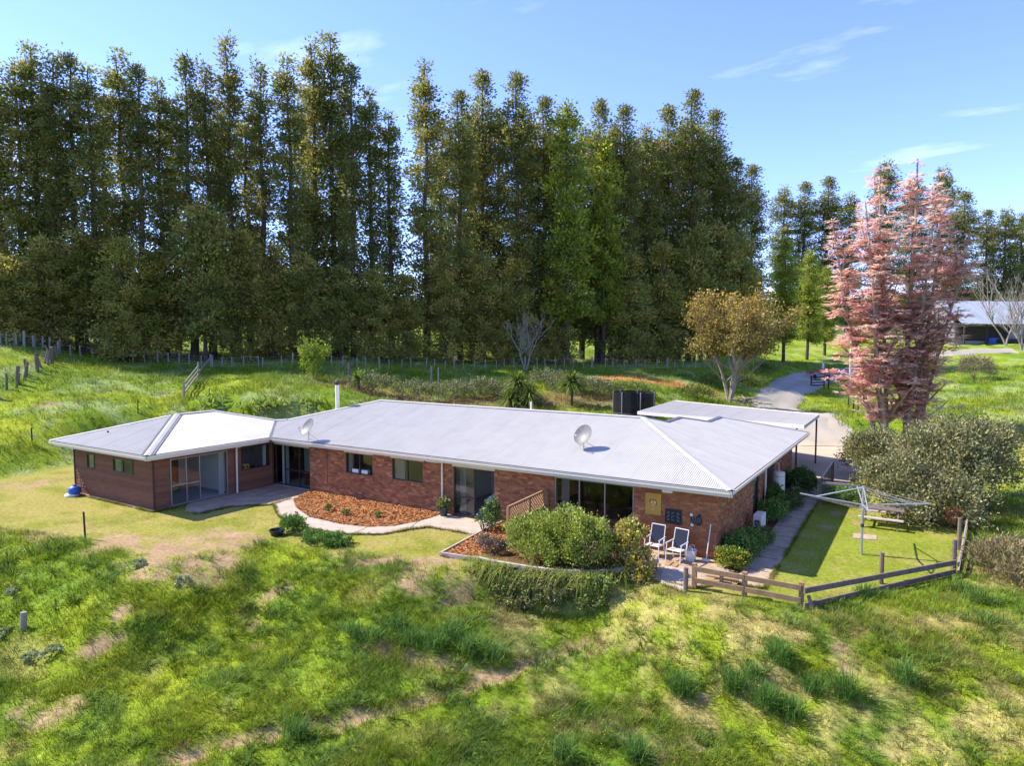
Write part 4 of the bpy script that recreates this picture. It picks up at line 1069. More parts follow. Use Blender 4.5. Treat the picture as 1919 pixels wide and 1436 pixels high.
# ------------------------------------------------------------------ satellite dishes
def dish(loc, az, el, r, mast, label):
    t = thing('satellite_dish', label, 'satellite dish', loc)
    x, y, z = loc
    MB().tube([(x, y, z - 0.04), (x, y, z + mast)], 0.022, 8).build('mast', MAT['galv'], t)
    for a in (0.5, 2.4): MB().tube([(x + 0.5 * math.cos(a), y + 0.5 * math.sin(a), z + 0.5 * math.sin(a) * S1), (x, y, z + mast * 0.7)], 0.011, 6).build('stay', MAT['galv'], t)
    d = Vector((math.cos(az) * math.cos(el), math.sin(az) * math.cos(el), math.sin(el)))
    q = d.to_track_quat('Z', 'Y'); c = Vector((x, y, z + mast + 0.10))
    vs, fs = [], []; n = 24; rings = 6
    for side in (0, 1):
        b0 = len(vs); vs.append(c + q @ Vector((0, 0, -0.012 * side)))
        for i in range(1, rings + 1):
            rr_ = r * i / rings
            for k in range(n):
                a = 2 * math.pi * k / n
                vs.append(c + q @ Vector((rr_ * math.cos(a) * 0.92, rr_ * math.sin(a), 0.22 * rr_ * rr_ / r - 0.012 * side)))
        for k in range(n):
            f = (b0, b0 + 1 + k, b0 + 1 + (k + 1) % n); fs.append(f if not side else f[::-1])
            for i in range(rings - 1):
                f = (b0 + 1 + i * n + k, b0 + 1 + (i + 1) * n + k, b0 + 1 + (i + 1) * n + (k + 1) % n, b0 + 1 + i * n + (k + 1) % n)
                fs.append(f if not side else f[::-1])
    mb = MB(); mb.add(vs, fs); mb.build('reflector', MAT['dish_grey'], t, smooth=True)
    low = c + q @ Vector((0, -r, 0.15)); tip = c + q @ Vector((0, -r * 0.55, r * 1.15))
    MB().tube([low, tip], 0.013, 6).build('arm', MAT['galv'], t)
    MB().tube([tip, tip + (c - tip).normalized() * 0.13], 0.03, 8).build('receiver', MAT['pale_plastic'], t)
p1, p2 = (-19.483, -0.647, 2.61), (-5.744, 1.402, 3.179)
dish((p1[0], p1[1], p1[2]), R(258), R(32), 0.44, 0.62, 'grey satellite dish on a thin mast at the eave over the corner door')
dish((p2[0], p2[1], p2[2]), R(258), R(32), 0.44, 0.46, 'mottled satellite dish standing in the middle of the main roof slope')
# ------------------------------------------------------------------ terrace: chairs, wall art, odds and ends
def sling_chair(loc, rz, label):
    t = thing('garden_chair', label, 'chair', loc, rz, 'sling chairs on the terrace')
    w = 0.27
    for s in (-1, 1):
        MB().tube([(s * w, -0.30, 0), (s * w, -0.27, 0.40), (s * w, -0.22, 0.62)], 0.016, 8).build('front_leg', MAT['alu_white'], t, True, True)
        MB().tube([(s * w, 0.26, 0), (s * w, 0.16, 0.40), (s * w, 0.22, 0.64)], 0.016, 8).build('rear_leg', MAT['alu_white'], t, True, True)
        MB().tube([(s * (w + .01), -0.30, 0.64), (s * (w + .01), 0.24, 0.655)], 0.022, 8).build('armrest', MAT['alu_white'], t, True, True)
        MB().tube([(s * (w - .02), -0.26, 0.42), (s * (w - .02), 0.14, 0.38), (s * (w - .02), 0.22, 0.62), (s * (w - .02), 0.34, 1.04)], 0.016, 8).build('side_rail', MAT['alu_white'], t, True, True)
    MB().tube([(-w, -0.26, 0.42), (w, -0.26, 0.42)], 0.014, 8).build('stretcher', MAT['alu_white'], t, True, True)
    MB().tube([(-w + .02, 0.34, 1.04), (w - .02, 0.34, 1.04)], 0.016, 8).build('top_rail', MAT['alu_white'], t, True, True)
    MB().add([(-w + .03, -0.25, 0.425), (w - .03, -0.25, 0.425), (w - .03, 0.13, 0.39), (-w + .03, 0.13, 0.39), (-w + .03, -0.25, 0.445), (w - .03, -0.25, 0.445), (w - .03, 0.13, 0.41), (-w + .03, 0.13, 0.41)],
             [(3, 2, 1, 0), (4, 5, 6, 7), (0, 1, 5, 4), (1, 2, 6, 5), (2, 3, 7, 6), (3, 0, 4, 7)]).build('seat', MAT['cream_cloth'], t, True)
    MB().add([(-w + .03, 0.15, 0.43), (w - .03, 0.15, 0.43), (w - .03, 0.33, 1.03), (-w + .03, 0.33, 1.03), (-w + .03, 0.165, 0.43), (w - .03, 0.165, 0.43), (w - .03, 0.345, 1.03), (-w + .03, 0.345, 1.03)],
             [(0, 1, 2, 3), (7, 6, 5, 4), (4, 5, 1, 0), (5, 6, 2, 1), (6, 7, 3, 2), (7, 4, 0, 3)]).build('backrest', MAT['navy_sling'], t, True)
sling_chair((-1.95, -0.72, 0.03), R(-4), 'navy sling garden chair beside the yellow leaved shrub')
sling_chair((-1.10, -0.86, 0.03), R(-10), 'navy sling garden chair next to the white bag')
# ochre panel with a face
t = thing('wall_panel', 'ochre wooden wall panel with a pale carved face', 'wall art', (-2.27, -0.02, 1.30))
MB().box(-2.57, -1.98, -0.045, -0.012, 1.30, 2.08).build('board', MAT['ochre_wood'], t, bevel=0.006)
for x, z, r in ((-2.33, 1.75, 0.05), (-2.20, 1.75, 0.05), (-2.27, 1.66, 0.035), (-2.28, 1.50, 0.035), (-2.24, 1.60, 0.025)):
    MB().tube([(x, -0.044, z), (x, -0.052, z)], r, 12).build('carving', MAT['ochre_light'], t)
MB().tube([(-2.36, -0.048, 1.68), (-2.40, -0.048, 1.77), (-2.36, -0.048, 1.84), (-2.20, -0.048, 1.86), (-2.14, -0.048, 1.79), (-2.16, -0.048, 1.66)], 0.012, 6).build('carving', MAT['leather'], t)
# black square relief
t = thing('wall_relief', 'black square wall relief with grey scrolls', 'wall art', (-1.53, -0.02, 1.08))
MB().box(-1.83, -1.23, -0.05, -0.012, 1.07, 1.59).build('board', MAT['art_black'], t, bevel=0.008)
for cx in (-1.71, -1.53, -1.35):
    for cz in (1.19, 1.335, 1.475):
        pts = [(cx + (0.012 + 0.0105 * k) * math.cos(k * 0.9 + cx * 9), -0.055, cz + (0.010 + 0.0085 * k) * math.sin(k * 0.9 + cz * 9)) for k in range(7)]
        MB().tube(pts, 0.011, 6).build('scroll', MAT['art_grey'], t)
# winged black plaque with two white discs
t = thing('wall_plaque', 'dark winged wall plaque with two white discs', 'wall art', (-0.72, -0.02, 1.12))
pl = [(-0.93, 1.42), (-0.86, 1.36), (-0.80, 1.42), (-0.74, 1.36), (-0.66, 1.50), (-0.56, 1.54), (-0.54, 1.42), (-0.50, 1.32), (-0.55, 1.18), (-0.64, 1.12), (-0.72, 1.20), (-0.82, 1.14), (-0.88, 1.24)]
vs = [(x, y, z) for y in (-0.012, -0.04) for x, z in pl]; n = len(pl)
MB().add(vs, [tuple(range(n)), tuple(range(2 * n - 1, n - 1, -1))] + [(i, n + i, n + (i + 1) % n, (i + 1) % n) for i in range(n)]).build('plaque', MAT['art_black'], t)
for k in range(4): MB().tube([(-0.86 + k * .08, -0.045, 1.22), (-0.80 + k * .08, -0.05, 1.31), (-0.84 + k * .085, -0.045, 1.40)], 0.012, 6).build('feather', MAT['art_grey'], t)
for x, z in ((-0.875, 1.49), (-0.845, 1.13)): MB().tube([(x, -0.03, z), (x, -0.06, z)], 0.055, 14).build('disc', MAT['shell_white'], t)
# broom handle against the wall, white bag
t = thing('broom', 'pale broom leaning against the brick corner', 'broom', (-0.24, -0.3, 0.03))
MB().tube([(-0.24, -0.36, 0.10), (-0.20, -0.03, 1.25)], 0.018, 8).build('handle', MAT['alu_white'], t)
MB().box(-0.38, -0.12, -0.42, -0.34, 0.03, 0.12).build('head', MAT['pale_plastic'], t, bevel=0.01)
t = thing('shopping_bag', 'white bag with two handles standing by the brick wall', 'bag', (-0.72, -0.55, 0.03))
MB().add([(-0.86, -0.66, 0.03), (-0.58, -0.66, 0.03), (-0.58, -0.46, 0.03), (-0.86, -0.46, 0.03), (-0.90, -0.70, 0.40), (-0.55, -0.70, 0.40), (-0.55, -0.42, 0.42), (-0.90, -0.42, 0.42), (-0.80, -0.6, 0.37), (-0.64, -0.6, 0.37)],
         [(0, 3, 2, 1), (0, 1, 5, 4), (1, 2, 6, 5), (2, 3, 7, 6), (3, 0, 4, 7), (4, 5, 9, 8), (6, 7, 8, 9), (5, 6, 9), (7, 4, 8)]).build('sack', MAT['alu_white'], t)
for y in (-0.69, -0.43): MB().tube([(-0.83, y, 0.40), (-0.80, y, 0.52), (-0.72, y, 0.56), (-0.64, y, 0.52), (-0.62, y, 0.40)], 0.012, 6).build('handle', MAT['curtain'], t)
tag(MB().box(-1.32, -1.16, -1.55, -1.05, 0.03, 0.055).box(-1.08, -0.92, -1.5, -1.0, 0.03, 0.055).build('timber_offcut', MAT['new_timber']), 'two pale timber offcuts lying under the sling chair', 'timber')

# heat pump unit and hot water cylinder on the side wall
t = thing('heat_pump', 'white heat pump unit with fan grille by the side wall', 'heat pump', (0.45, 4.55, 0.0))
AX0, AX1, AY0, AY1, AZ0, AZ1 = 0.30, 0.64, 4.15, 4.95, 0.10, 0.70
MB().box(AX0, AX1, AY0, AY1, AZ0, AZ1).build('casing', MAT['white_paint'], t, bevel=0.015)
MB().tube([(AX0 + 0.17, AY0 - 0.004, 0.40), (AX0 + 0.17, AY0 - 0.012, 0.40)], 0.13, 20).build('fan', MAT['grille'], t)
for k in range(3):
    MB().box(AX0 + 0.03, AX1 - 0.03, AY0 - 0.022, AY0 - 0.013, 0.25 + k * 0.14, 0.262 + k * 0.14).build('grille_bar', MAT['white_paint'], t)
    MB().box(AX0 + 0.06 + k * .105, AX0 + 0.072 + k * .105, AY0 - 0.024, AY0 - 0.014, 0.20, 0.60).build('grille_bar', MAT['white_paint'], t)
MB().tube([(AX1 - 0.12, 4.3, 0.4), (AX1 + 0.008, 4.3, 0.4)], 0.01, 6).build('valve', MAT['steel_dark'], t)
for y in (4.25, 4.85): MB().box(AX0, AX1, y - 0.03, y + 0.03, 0.0, 0.10).build('foot', MAT['rubber'], t)
tp = (0.325, 9.212, 0)
t = thing('water_tank', 'tall white water cylinder against the brick side wall', 'water tank', (tp[0], tp[1], 0))
MB().lathe([(0.28, 0.0), (0.28, 0.05), (0.27, 0.06), (0.27, 1.50), (0.25, 1.56), (0.12, 1.60), (0.01, 1.61)], (tp[0], tp[1], 0.0), 24).build('cylinder', MAT['white_paint'], t, smooth=True)
for z in (0.12, 1.38): MB().lathe([(0.276, 0), (0.276, 0.03)], (tp[0], tp[1], z), 24).build('band', MAT['galv'], t)
MB().tube([(tp[0], tp[1], 1.58), (tp[0], tp[1], 1.95), (tp[0] - 0.4, tp[1], 2.0)], 0.02, 8).build('pipe', MAT['white_paint'], t)
tag(MB().tube([(0.28, 0.15, 0.05), (0.28, 0.15, 0.42), (0.36, 0.08, 0.50), (0.46, 0.0, 0.48), (0.48, -0.02, 0.36)], 0.03, 8).build('garden_tap', MAT['alu_white'], smooth=True), 'white hooked garden tap pipe beside the flower bed', 'tap')

# pots and tubs
t = thing('plant_pot', 'dark green pot with a leafy plant beside the porch door', 'plant pot', (-11.5, -0.38, 0.045))
MB().lathe([(0.15, 0), (0.20, 0.30), (0.22, 0.31), (0.22, 0.34), (0.19, 0.34), (0.18, 0.29), (0.01, 0.29)], (-11.5, -0.38, 0.045), 18).build('pot', MAT['green_pot'], t, smooth=True)
POT_TOP = (-11.5, -0.38, 0.36); pot_thing = t
tb = (-15.316, -5.996, 0)
t = thing('feed_tub', 'black plastic tub lying in the grass below the path', 'tub', tb)
MB().lathe([(0.20, -0.04), (0.27, 0.20), (0.30, 0.20), (0.30, 0.23), (0.255, 0.23), (0.19, 0.02), (0.01, 0.02)], tb, 20).build('tub', MAT['black_plastic'], t, smooth=True)
MB().tube([(tb[0] + 0.29, tb[1] - 0.09, tb[2] + 0.2), (tb[0] + 0.35, tb[1], tb[2] + 0.14), (tb[0] + 0.29, tb[1] + 0.09, tb[2] + 0.2)], 0.012, 6).build('rope_handle', MAT['blue_plastic'], t)
bb = (-29.052, -6.79, 0)
t = thing('water_can', 'blue plastic drum with a white base at the wing corner', 'drum', (bb[0], bb[1], 0))
MB().lathe([(0.24, 0.10), (0.27, 0.16), (0.27, 0.36), (0.20, 0.46), (0.07, 0.50), (0.07, 0.56), (0.01, 0.56)], (bb[0], bb[1], 0), 16).build('drum', MAT['blue_plastic'], t, smooth=True)
MB().lathe([(0.30, 0.0), (0.33, 0.05), (0.29, 0.13), (0.01, 0.13)], (bb[0] - 0.08, bb[1] - 0.08, 0), 14).build('base_ring', MAT['alu_white'], t, smooth=True)
MB().tube([(bb[0] - 0.1, bb[1], 0.2), (bb[0] - 0.75, bb[1] + 0.1, 0.05)], 0.025, 6).build('spout', MAT['alu_white'], t)
hs = [(-29.2 + 0.18 * math.cos(a), -6.5, 0.80 + 0.12 * math.sin(a)) for a in np.linspace(0, 12, 40)]
tag(MB().tube(hs + [(-29.0, -6.5, 0.5), (-28.9, -6.55, 0.05)], 0.013, 6).build('garden_hose', MAT['leather']), 'thin garden hose coiled on the boarded wing wall', 'hose')

# ------------------------------------------------------------------ lattice screen and timber edging
t = thing('lattice_screen', 'timber lattice screen with top rail between porch and terrace', 'screen', (-6.62, -1.6, 0))
LX, LY0, LY1 = -6.62, -2.95, -0.02
def lat(y, z): return (LX, y, z)
top0, top1 = 1.62, 1.72
MB().beam(lat(LY0 - 0.04, top0), lat(LY1, top1), 0.07, 0.06).build('top_rail', MAT['new_timber'], t)
MB().beam(lat(LY0, top0 - 0.62), lat(LY1, top1 - 0.62), 0.05, 0.05).build('mid_rail', MAT['new_timber'], t)
for y in (LY0, LY0 + 1.5, LY1 - 0.05): MB().box(LX - 0.05, LX + 0.05, y - 0.05, y + 0.05, 0, top0 - 0.03 + (y - LY0) * 0.034).build('post', MAT['new_timber'], t)
def clipseg(y0, z0, y1, z1):
    zb = lambda y: top0 - 0.60 + (y - LY0) * 0.0336; zt = lambda y: top0 - 0.03 + (y - LY0) * 0.0336
    pts = [(y0 + (y1 - y0) * k / 40, z0 + (z1 - z0) * k / 40) for k in range(41)]
    pts = [p for p in pts if LY0 < p[0] < LY1 - 0.02 and zb(p[0]) <= p[1] <= zt(p[0])]
    return (pts[0], pts[-1]) if len(pts) > 2 else None
for sgn in (1, -1):
    for k in range(-8, 36):
        yc = LY0 + k * 0.155
        s = clipseg(yc, 0.95, yc + 0.9 * sgn, 1.85)
        if s: MB().beam((LX + 0.012 * sgn, *s[0]), (LX + 0.012 * sgn, *s[1]), 0.012, 0.030, up=(1, 0, 0)).build('lath', MAT['new_timber'], t)
for k in range(20):
    y = LY0 + 0.08 + k * 0.148
    MB().box(LX - 0.011, LX + 0.011, y - 0.062, y + 0.062, 0.03, top0 - 0.64 + (y - LY0) * 0.03).build('paling', MAT['rail_timber'], t)
t = thing('bed_edging', 'pale timber edging round the corner mulch bed', 'edging', (*MULCH2[1], 0))
for a_, b_ in ((MULCH2[0], MULCH2[1]), (MULCH2[1], MULCH2[2]), (MULCH2[5], MULCH2[0])):
    MB().beam((*a_, 0.07), (*b_, 0.07), 0.06, 0.16).build('edging_board', MAT['cap_stone'], t)
ep = [(-20.1, -0.22), (-17.5, -0.24), (-15.0, -0.25), (-12.3, -0.28)]

# ------------------------------------------------------------------ raised bed wall below the terrace
cap_pts = [(-6.697, -4.823, 0.28), (-5.896, -4.837, 0.28), (-4.834, -4.731, 0.28), (-3.863, -4.541, 0.28), (-2.935, -4.139, 0.28), (-2.279, -3.559, 0.28), (-1.76, -2.824, 0.28), (-1.417, -1.933, 0.28)]
t = thing('retaining_wall', 'curved corrugated iron retaining wall with a pale cap under trailing plants', 'wall', (*cap_pts[3][:2], -0.7))
BEDWALL = [p[:2] for p in cap_pts]
for i in range(len(cap_pts) - 1):
    MB().beam(Vector(cap_pts[i]), Vector(cap_pts[i + 1]), 0.13, 0.09).build('cap_rail', MAT['cap_stone'], t)
vs, fs = [], []
rows = 48
for i, p in enumerate(cap_pts):
    a_ = Vector(cap_pts[max(i - 1, 0)]); b_ = Vector(cap_pts[min(i + 1, len(cap_pts) - 1)]); d = (b_ - a_).normalized(); nn = Vector((d.y, -d.x, 0))
    for k in range(rows):
        z = 0.24 - 1.5 * k / (rows - 1)
        q_ = Vector(p) + nn * (0.012 * math.cos(k * 2 * math.pi / 4))
        vs.append((q_.x, q_.y, z))
for i in range(len(cap_pts) - 1):
    for k in range(rows - 1): fs.append((i * rows + k, (i + 1) * rows + k, (i + 1) * rows + k + 1, i * rows + k + 1))
MB().add(vs, fs).build('iron_sheet', MAT['iron_sheet'], t, smooth=True)
soil = [(p[0], p[1]) for p in cap_pts] + [(-1.7, -1.9), (-3.2, -1.6), (-6.5, -1.6), (-6.9, -2.6)]
MB().prism(soil, -0.4, 0.17).build('bed_soil', MAT['mulch_soil'], t)

# ------------------------------------------------------------------ fences
def post(parent, p, h, r, m='post_timber', lean=(0, 0), sq=False, name='post', dig=0.3):
    a_ = Vector(p) - Vector((0, 0, dig)); b_ = Vector(p) + Vector((lean[0], lean[1], h))
    if sq: return MB().beam(a_, b_, 2 * r, 2 * r).build(name, MAT[m], parent)
    return MB().tube([a_, b_], [r * 1.05, r * 0.95], 8).build(name, MAT[m], parent, smooth=True)
def wire(parent, pts, r=0.006):
    return MB().tube(pts, r, 4, cap=False).build('wire', MAT['wire'], parent)
# garden rail fence, three runs
g1, g2, g3 = (0.129, -2.965, -0.02), (1.594, -2.839, -0.06), (3.144, -2.741, -0.1)
t = thing('rail_fence', 'brown timber rail fence run from the gate step past the side path', 'fence', g1)
for p in (g1, g2, g3): post(t, p, 0.80, 0.065, 'rail_timber', sq=True)
for z in (0.66, 0.30):
    for a_, b_ in ((g1, g2), (g2, g3)): MB().beam(Vector(a_) + Vector((0.02, -0.09, z)), Vector(b_) + Vector((0, -0.09, z)), 0.045, 0.15).build('rail', MAT['rail_timber'], t)
g4, g5, g6 = (4.973, 0.481, -0.06), (6.921, 2.789, 0), (3.201, -2.839, -0.1)
t = thing('rail_fence', 'weathered grey brown rail fence run along the bottom of the lawn', 'fence', g4)
post(t, g4, 1.05, 0.075, 'old_timber'); post(t, g5, 1.12, 0.075, 'old_timber')
for z0, z1 in ((0.64, 0.36), (0.20, 0.06)):
    MB().beam(Vector(g6) + Vector((0.05, -0.12, z0)), Vector(g5) + Vector((0.05, -0.12, z1 + 0.05)), 0.05, 0.16).build('rail', MAT['old_timber'], t)
MB().beam(Vector(g6) + Vector((0.15, -0.05, 0.5)), Vector(g6) + Vector((0.3, -0.02, 0.0)), 0.05, 0.1).build('brace', MAT['old_timber'], t)
g7, g8, g9 = (7.15, 5.886, 0), (7.376, 8.4, 0), (7.763, 13.03, 0)
t = thing('rail_fence', 'weathered rail fence run up the lawn side towards the big shrub', 'fence', g7)
post(t, g7, 1.15, 0.075, 'old_timber'); post(t, g9, 0.9, 0.07, 'old_timber')
for z in (0.30, 0.02): MB().beam(Vector(g5) + Vector((0.12, 0.0, z)), Vector(g9) + Vector((0.05, 0, z + 0.25)), 0.05, 0.13).build('rail', MAT['post_timber'], t)
gp = (-0.023, -3.328, 0)
o = post(None, gp, 0.72, 0.075, 'old_timber'); o.name = 'gate_post'; tag(o, 'dark weathered gate post beside the concrete gate step', 'post')
gq = (0.757, -2.216, 0)
t = thing('low_step', 'low timber step frame behind the rail fence', 'step', gq)
for k in range(3): MB().beam((gq[0] - 0.5, gq[1] + 0.15 * k, 0.06 + 0.09 * k), (gq[0] + 0.45, gq[1] + 0.1 + 0.15 * k, 0.06 + 0.09 * k), 0.12, 0.04).build('tread', MAT['new_timber'], t)
post(t, gq, 0.35, 0.05, 'old_timber', sq=True)
# picket gate by the yard
k1, k2 = (1.922, 10.555, 0), (1.822, 15.931, 0)
t = thing('garden_gate', 'dark timber garden gate with pale top rail at the end of the side path', 'gate', k1)
for p in (k1, k2): post(t, p, 1.2, 0.06, 'old_timber', sq=True)
MB().beam(Vector(k1) + Vector((0, 0, 1.16)), Vector(k2) + Vector((0, 0, 1.16)), 0.07, 0.06).build('top_rail', MAT['cap_stone'], t)
for k in range(9):
    p = Vector(k1).lerp(Vector(k2), (k + 0.5) / 9); MB().box(p.x - 0.012, p.x + 0.012, p.y - 0.10, p.y + 0.10, 0.08, 1.10).build('picket', MAT['old_timber'], t)
MB().beam(Vector(k1) + Vector((0, 0, 1.0)), Vector(k1) + Vector((3.4, 0.6, 0.95)), 0.05, 0.1).build('side_rail', MAT['cap_stone'], t)
post(t, (k1[0] + 3.4, k1[1] + 0.6, 0), 1.0, 0.05, 'old_timber')
# back boundary wire fence in front of the shelter belt
def uv(u, v): return (CAMX + u * math.cos(YAW) - v * math.sin(YAW), CAMY + u * math.sin(YAW) + v * math.cos(YAW))
def wire_fence(label, line, n, h=1.15, r=0.055, big=7, matn='post_timber', jit=0.04):
    L = np.array(line, float); d = np.concatenate([[0], np.cumsum(np.hypot(*np.diff(L, axis=0).T))])
    s = np.linspace(0, d[-1], n); X, Y = np.interp(s, d, L[:, 0]), np.interp(s, d, L[:, 1])
    X = X + rng.normal(0, 0.12, n); Y = Y + rng.normal(0, 0.12, n); Z = height(X, Y)
    t = thing('wire_fence', label, 'fence', (float(X[0]), float(Y[0]), float(Z[0])))
    for i in range(n):
        b = (i % big == 0)
        post(t, (X[i], Y[i], Z[i]), h * (1.15 if b else rng.uniform(0.9, 1.05)), r * (1.6 if b else 1), matn, (rng.normal(0, jit), rng.normal(0, jit)))
    for z in (0.25, 0.5, 0.75, 1.0): wire(t, [(X[i], Y[i], Z[i] + z) for i in range(n)], 0.008)
    return t
bl = [(-61.965, 7.795, 5.983), (-63.911, 12.955, 5.684), (-57.41, 16.2, 5.114), (-48.127, 19.604, 4.785), (-41.658, 27.362, 4.535), (-35.814, 37.803, 4.269), (-27.875, 48.07, 4.186), (-15.458, 56.622, 4.284)]
wire_fence('long pale post and wire fence in front of the tall shelter belt', [p[:2] for p in bl], 62)
bl2 = [(-68.365, 4.359, 7.101), (-65.281, 6.104, 6.862), (-65.235, 9.112, 6.314)]
wire_fence('pale post and wire fence climbing the hill left of the corner strainer', [p[:2] for p in bl2], 13, 1.3, 0.07)
# leaning old fence on the left slope
ol = [(-52.09, -1.504, 3.24), (-53.466, 0.414, 3.835), (-55.368, 2.309, 4.5), (-57.31, 4.332, 5.238), (-61.947, 7.609, 6)]
wire_fence('old leaning dark timber fence running down the left slope', [p[:2] for p in ol], 17, 1.25, 0.085, 4, 'old_timber', 0.22)
# broken rails
a_, b_, c_ = (-40.56, 6.282, 3.109), (-46.742, 11.543, 4.127), (-53.551, 17.524, 4.738)
t = thing('old_gateway', 'grey broken timber gateway with sloping rails on the hillside', 'gate', a_)
for p, h in ((a_, 1.35), (b_, 1.5), (c_, 1.2)): post(t, p, h, 0.09, 'post_timber')
for z in (0.45, 0.8, 1.15): MB().beam(Vector(a_) + Vector((0, 0, z)), Vector(b_) + Vector((0, 0, z)), 0.05, 0.14).build('rail', MAT['post_timber'], t)
MB().beam(Vector(b_) + Vector((0, 0, 0.6)), Vector(c_) + Vector((0, 0, 1.2)), 0.06, 0.14).build('rail', MAT['post_timber'], t)
# drive fence
dl = [(-3.942, 61.894, 1.889), (-1.651, 54.83, 1.086), (1.592, 35.761, 1.383), (2.625, 34.314, 0.689)]
wire_fence('dark post and wire fence between the drive and the pink tree', [p[:2] for p in dl], 6, 1.15, 0.06, 5, 'dark_post')
# single posts
for (p, h, r, m, lab) in (((-21.196, -10.139, 0), 1.05, 0.035, 'dark_post', 'thin black steel post standing on the mown grass below the wing'),
                          ((-17.625, -13.78, -1.391), 0.55, 0.095, 'post_timber', 'short round timber stump post in the rough slope grass'),
                          ((-41.21, -3.438, 1.174), 0.95, 0.04, 'dark_post', 'thin dark post in the hillside grass beside the wing'),
                          ((-41.631, 3.426, 2.352), 0.9, 0.035, 'dark_post', 'thin dark post behind the wing roof on the green bank'),
                          ((-37.653, 6.306, 3.166), 0.95, 0.04, 'old_timber', 'thin weathered post below the broken gateway'),
                          ((-35.26, 17.7, 3.825), 1.7, 0.12, 'old_timber', 'thick weathered post behind the white flue'),
                          ((-34.074, 27.082, 3.523), 1.5, 0.09, 'post_timber', 'pale strainer post on the bank above the main roof'),
                          ((-28.472, 21.033, 2.314), 2.9, 0.04, 'post_timber', 'thin tall pole behind the ridge of the main roof')):
    o = post(None, p, h, r, m, (rng.normal(0, .04), rng.normal(0, .04))); o.name = 'fence_post'; tag(o, lab, 'post')
pp = (-1.563, 60.168, 1.497)
t = thing('power_pole', 'slim white pole beside the drive left of the pink tree', 'pole', pp)
MB().tube([(pp[0], pp[1], pp[2] - 0.4), (pp[0], pp[1], pp[2] + 7.2)], [0.13, 0.09], 10).build('pole', MAT['white_paint'], t, smooth=True)
MB().beam((pp[0] - 0.7, pp[1], pp[2] + 6.9), (pp[0] + 0.7, pp[1], pp[2] + 6.9), 0.09, 0.11).build('cross_arm', MAT['old_timber'], t)
for x in (-.55, 0, .55): MB().lathe([(0.04, 0), (0.05, 0.06), (0.02, 0.12)], (pp[0] + x, pp[1], pp[2] + 6.95), 8).build('insulator', MAT['alu_white'], t)

# ------------------------------------------------------------------ rotary clothes line
c0 = (4.193, 3.339, 0)
t = thing('clothes_line', 'grey rotary clothes line standing on the side lawn', 'clothes line', c0)
C0 = Vector(c0)
MB().tube([C0 - Vector((0, 0, 0.2)), C0 + Vector((0, 0, 2.45))], 0.042, 10).build('mast', MAT['galv'], t, smooth=True)
MB().tube([C0 + Vector((0, 0, 1.0)), C0 + Vector((0, 0, 1.12))], 0.055, 10).build('winder', MAT['steel_dark'], t)
MB().tube([C0 + Vector((0, 0, 1.72)), C0 + Vector((0, 0, 1.86))], 0.05, 10).build('hub', MAT['galv'], t)
MB().tube([C0 + Vector((0, 0, 2.38)), C0 + Vector((0, 0, 2.47))], 0.05, 10).build('hub', MAT['galv'], t)
tips, mids = [], []
for k in range(4):
    a = R(10 + 90 * k); d = Vector((math.cos(a), math.sin(a), 0))
    base = C0 + Vector((0, 0, 1.79)); tip = C0 + d * 2.05 + Vector((0, 0, 2.02)); tips.append(tip); mids.append(base.lerp(tip, 0.72))
    MB().tube([base, tip], 0.026, 8).build('arm', MAT['galv'], t)
    MB().tube([C0 + Vector((0, 0, 2.42)), base.lerp(tip, 0.74)], 0.020, 8).build('strut', MAT['galv'], t)
for f in (1.0, 0.86, 0.72, 0.58):
    pts = [(C0 + Vector((0, 0, 1.79))).lerp(x, f) for x in tips]
    MB().tube(pts + [pts[0]], 0.004, 4, cap=False).build('line', MAT['wire'], t)
tag(MB().prism([(C0.x - 0.45, C0.y + 2.0), (C0.x + 0.35, C0.y + 2.2), (C0.x + 0.3, C0.y + 2.9), (C0.x - 0.5, C0.y + 2.7)], -0.05, 0.02).build('paving_slab', MAT['old_concrete']), 'flat concrete slab sunk in the lawn behind the clothes line', 'slab')
# picnic table under the shrub
q0 = (4.549, 7.526, 0)
t = thing('picnic_table', 'weathered picnic table half under the big shrub', 'table', q0)
Q = Vector(q0)
for k in range(4): MB().box(Q.x - 0.8, Q.x + 0.8, Q.y + 0.1 + k * 0.17, Q.y + 0.25 + k * 0.17, 0.70, 0.74).build('table_board', MAT['old_timber'], t)
for y in (-0.32, 0.95):
    MB().box(Q.x - 0.8, Q.x + 0.8, Q.y + y, Q.y + y + 0.24, 0.40, 0.44).build('seat_board', MAT['cap_stone'], t)
for x in (-0.6, 0.6):
    MB().beam((Q.x + x, Q.y - 0.25, 0), (Q.x + x, Q.y + 0.25, 0.70), 0.05, 0.09).build('leg', MAT['old_timber'], t)
    MB().beam((Q.x + x, Q.y + 1.05, 0), (Q.x + x, Q.y + 0.6, 0.70), 0.05, 0.09).build('leg', MAT['old_timber'], t)
    MB().box(Q.x + x - 0.02, Q.x + x + 0.02, Q.y - 0.3, Q.y + 1.15, 0.34, 0.40).build('crossbar', MAT['old_timber'], t)

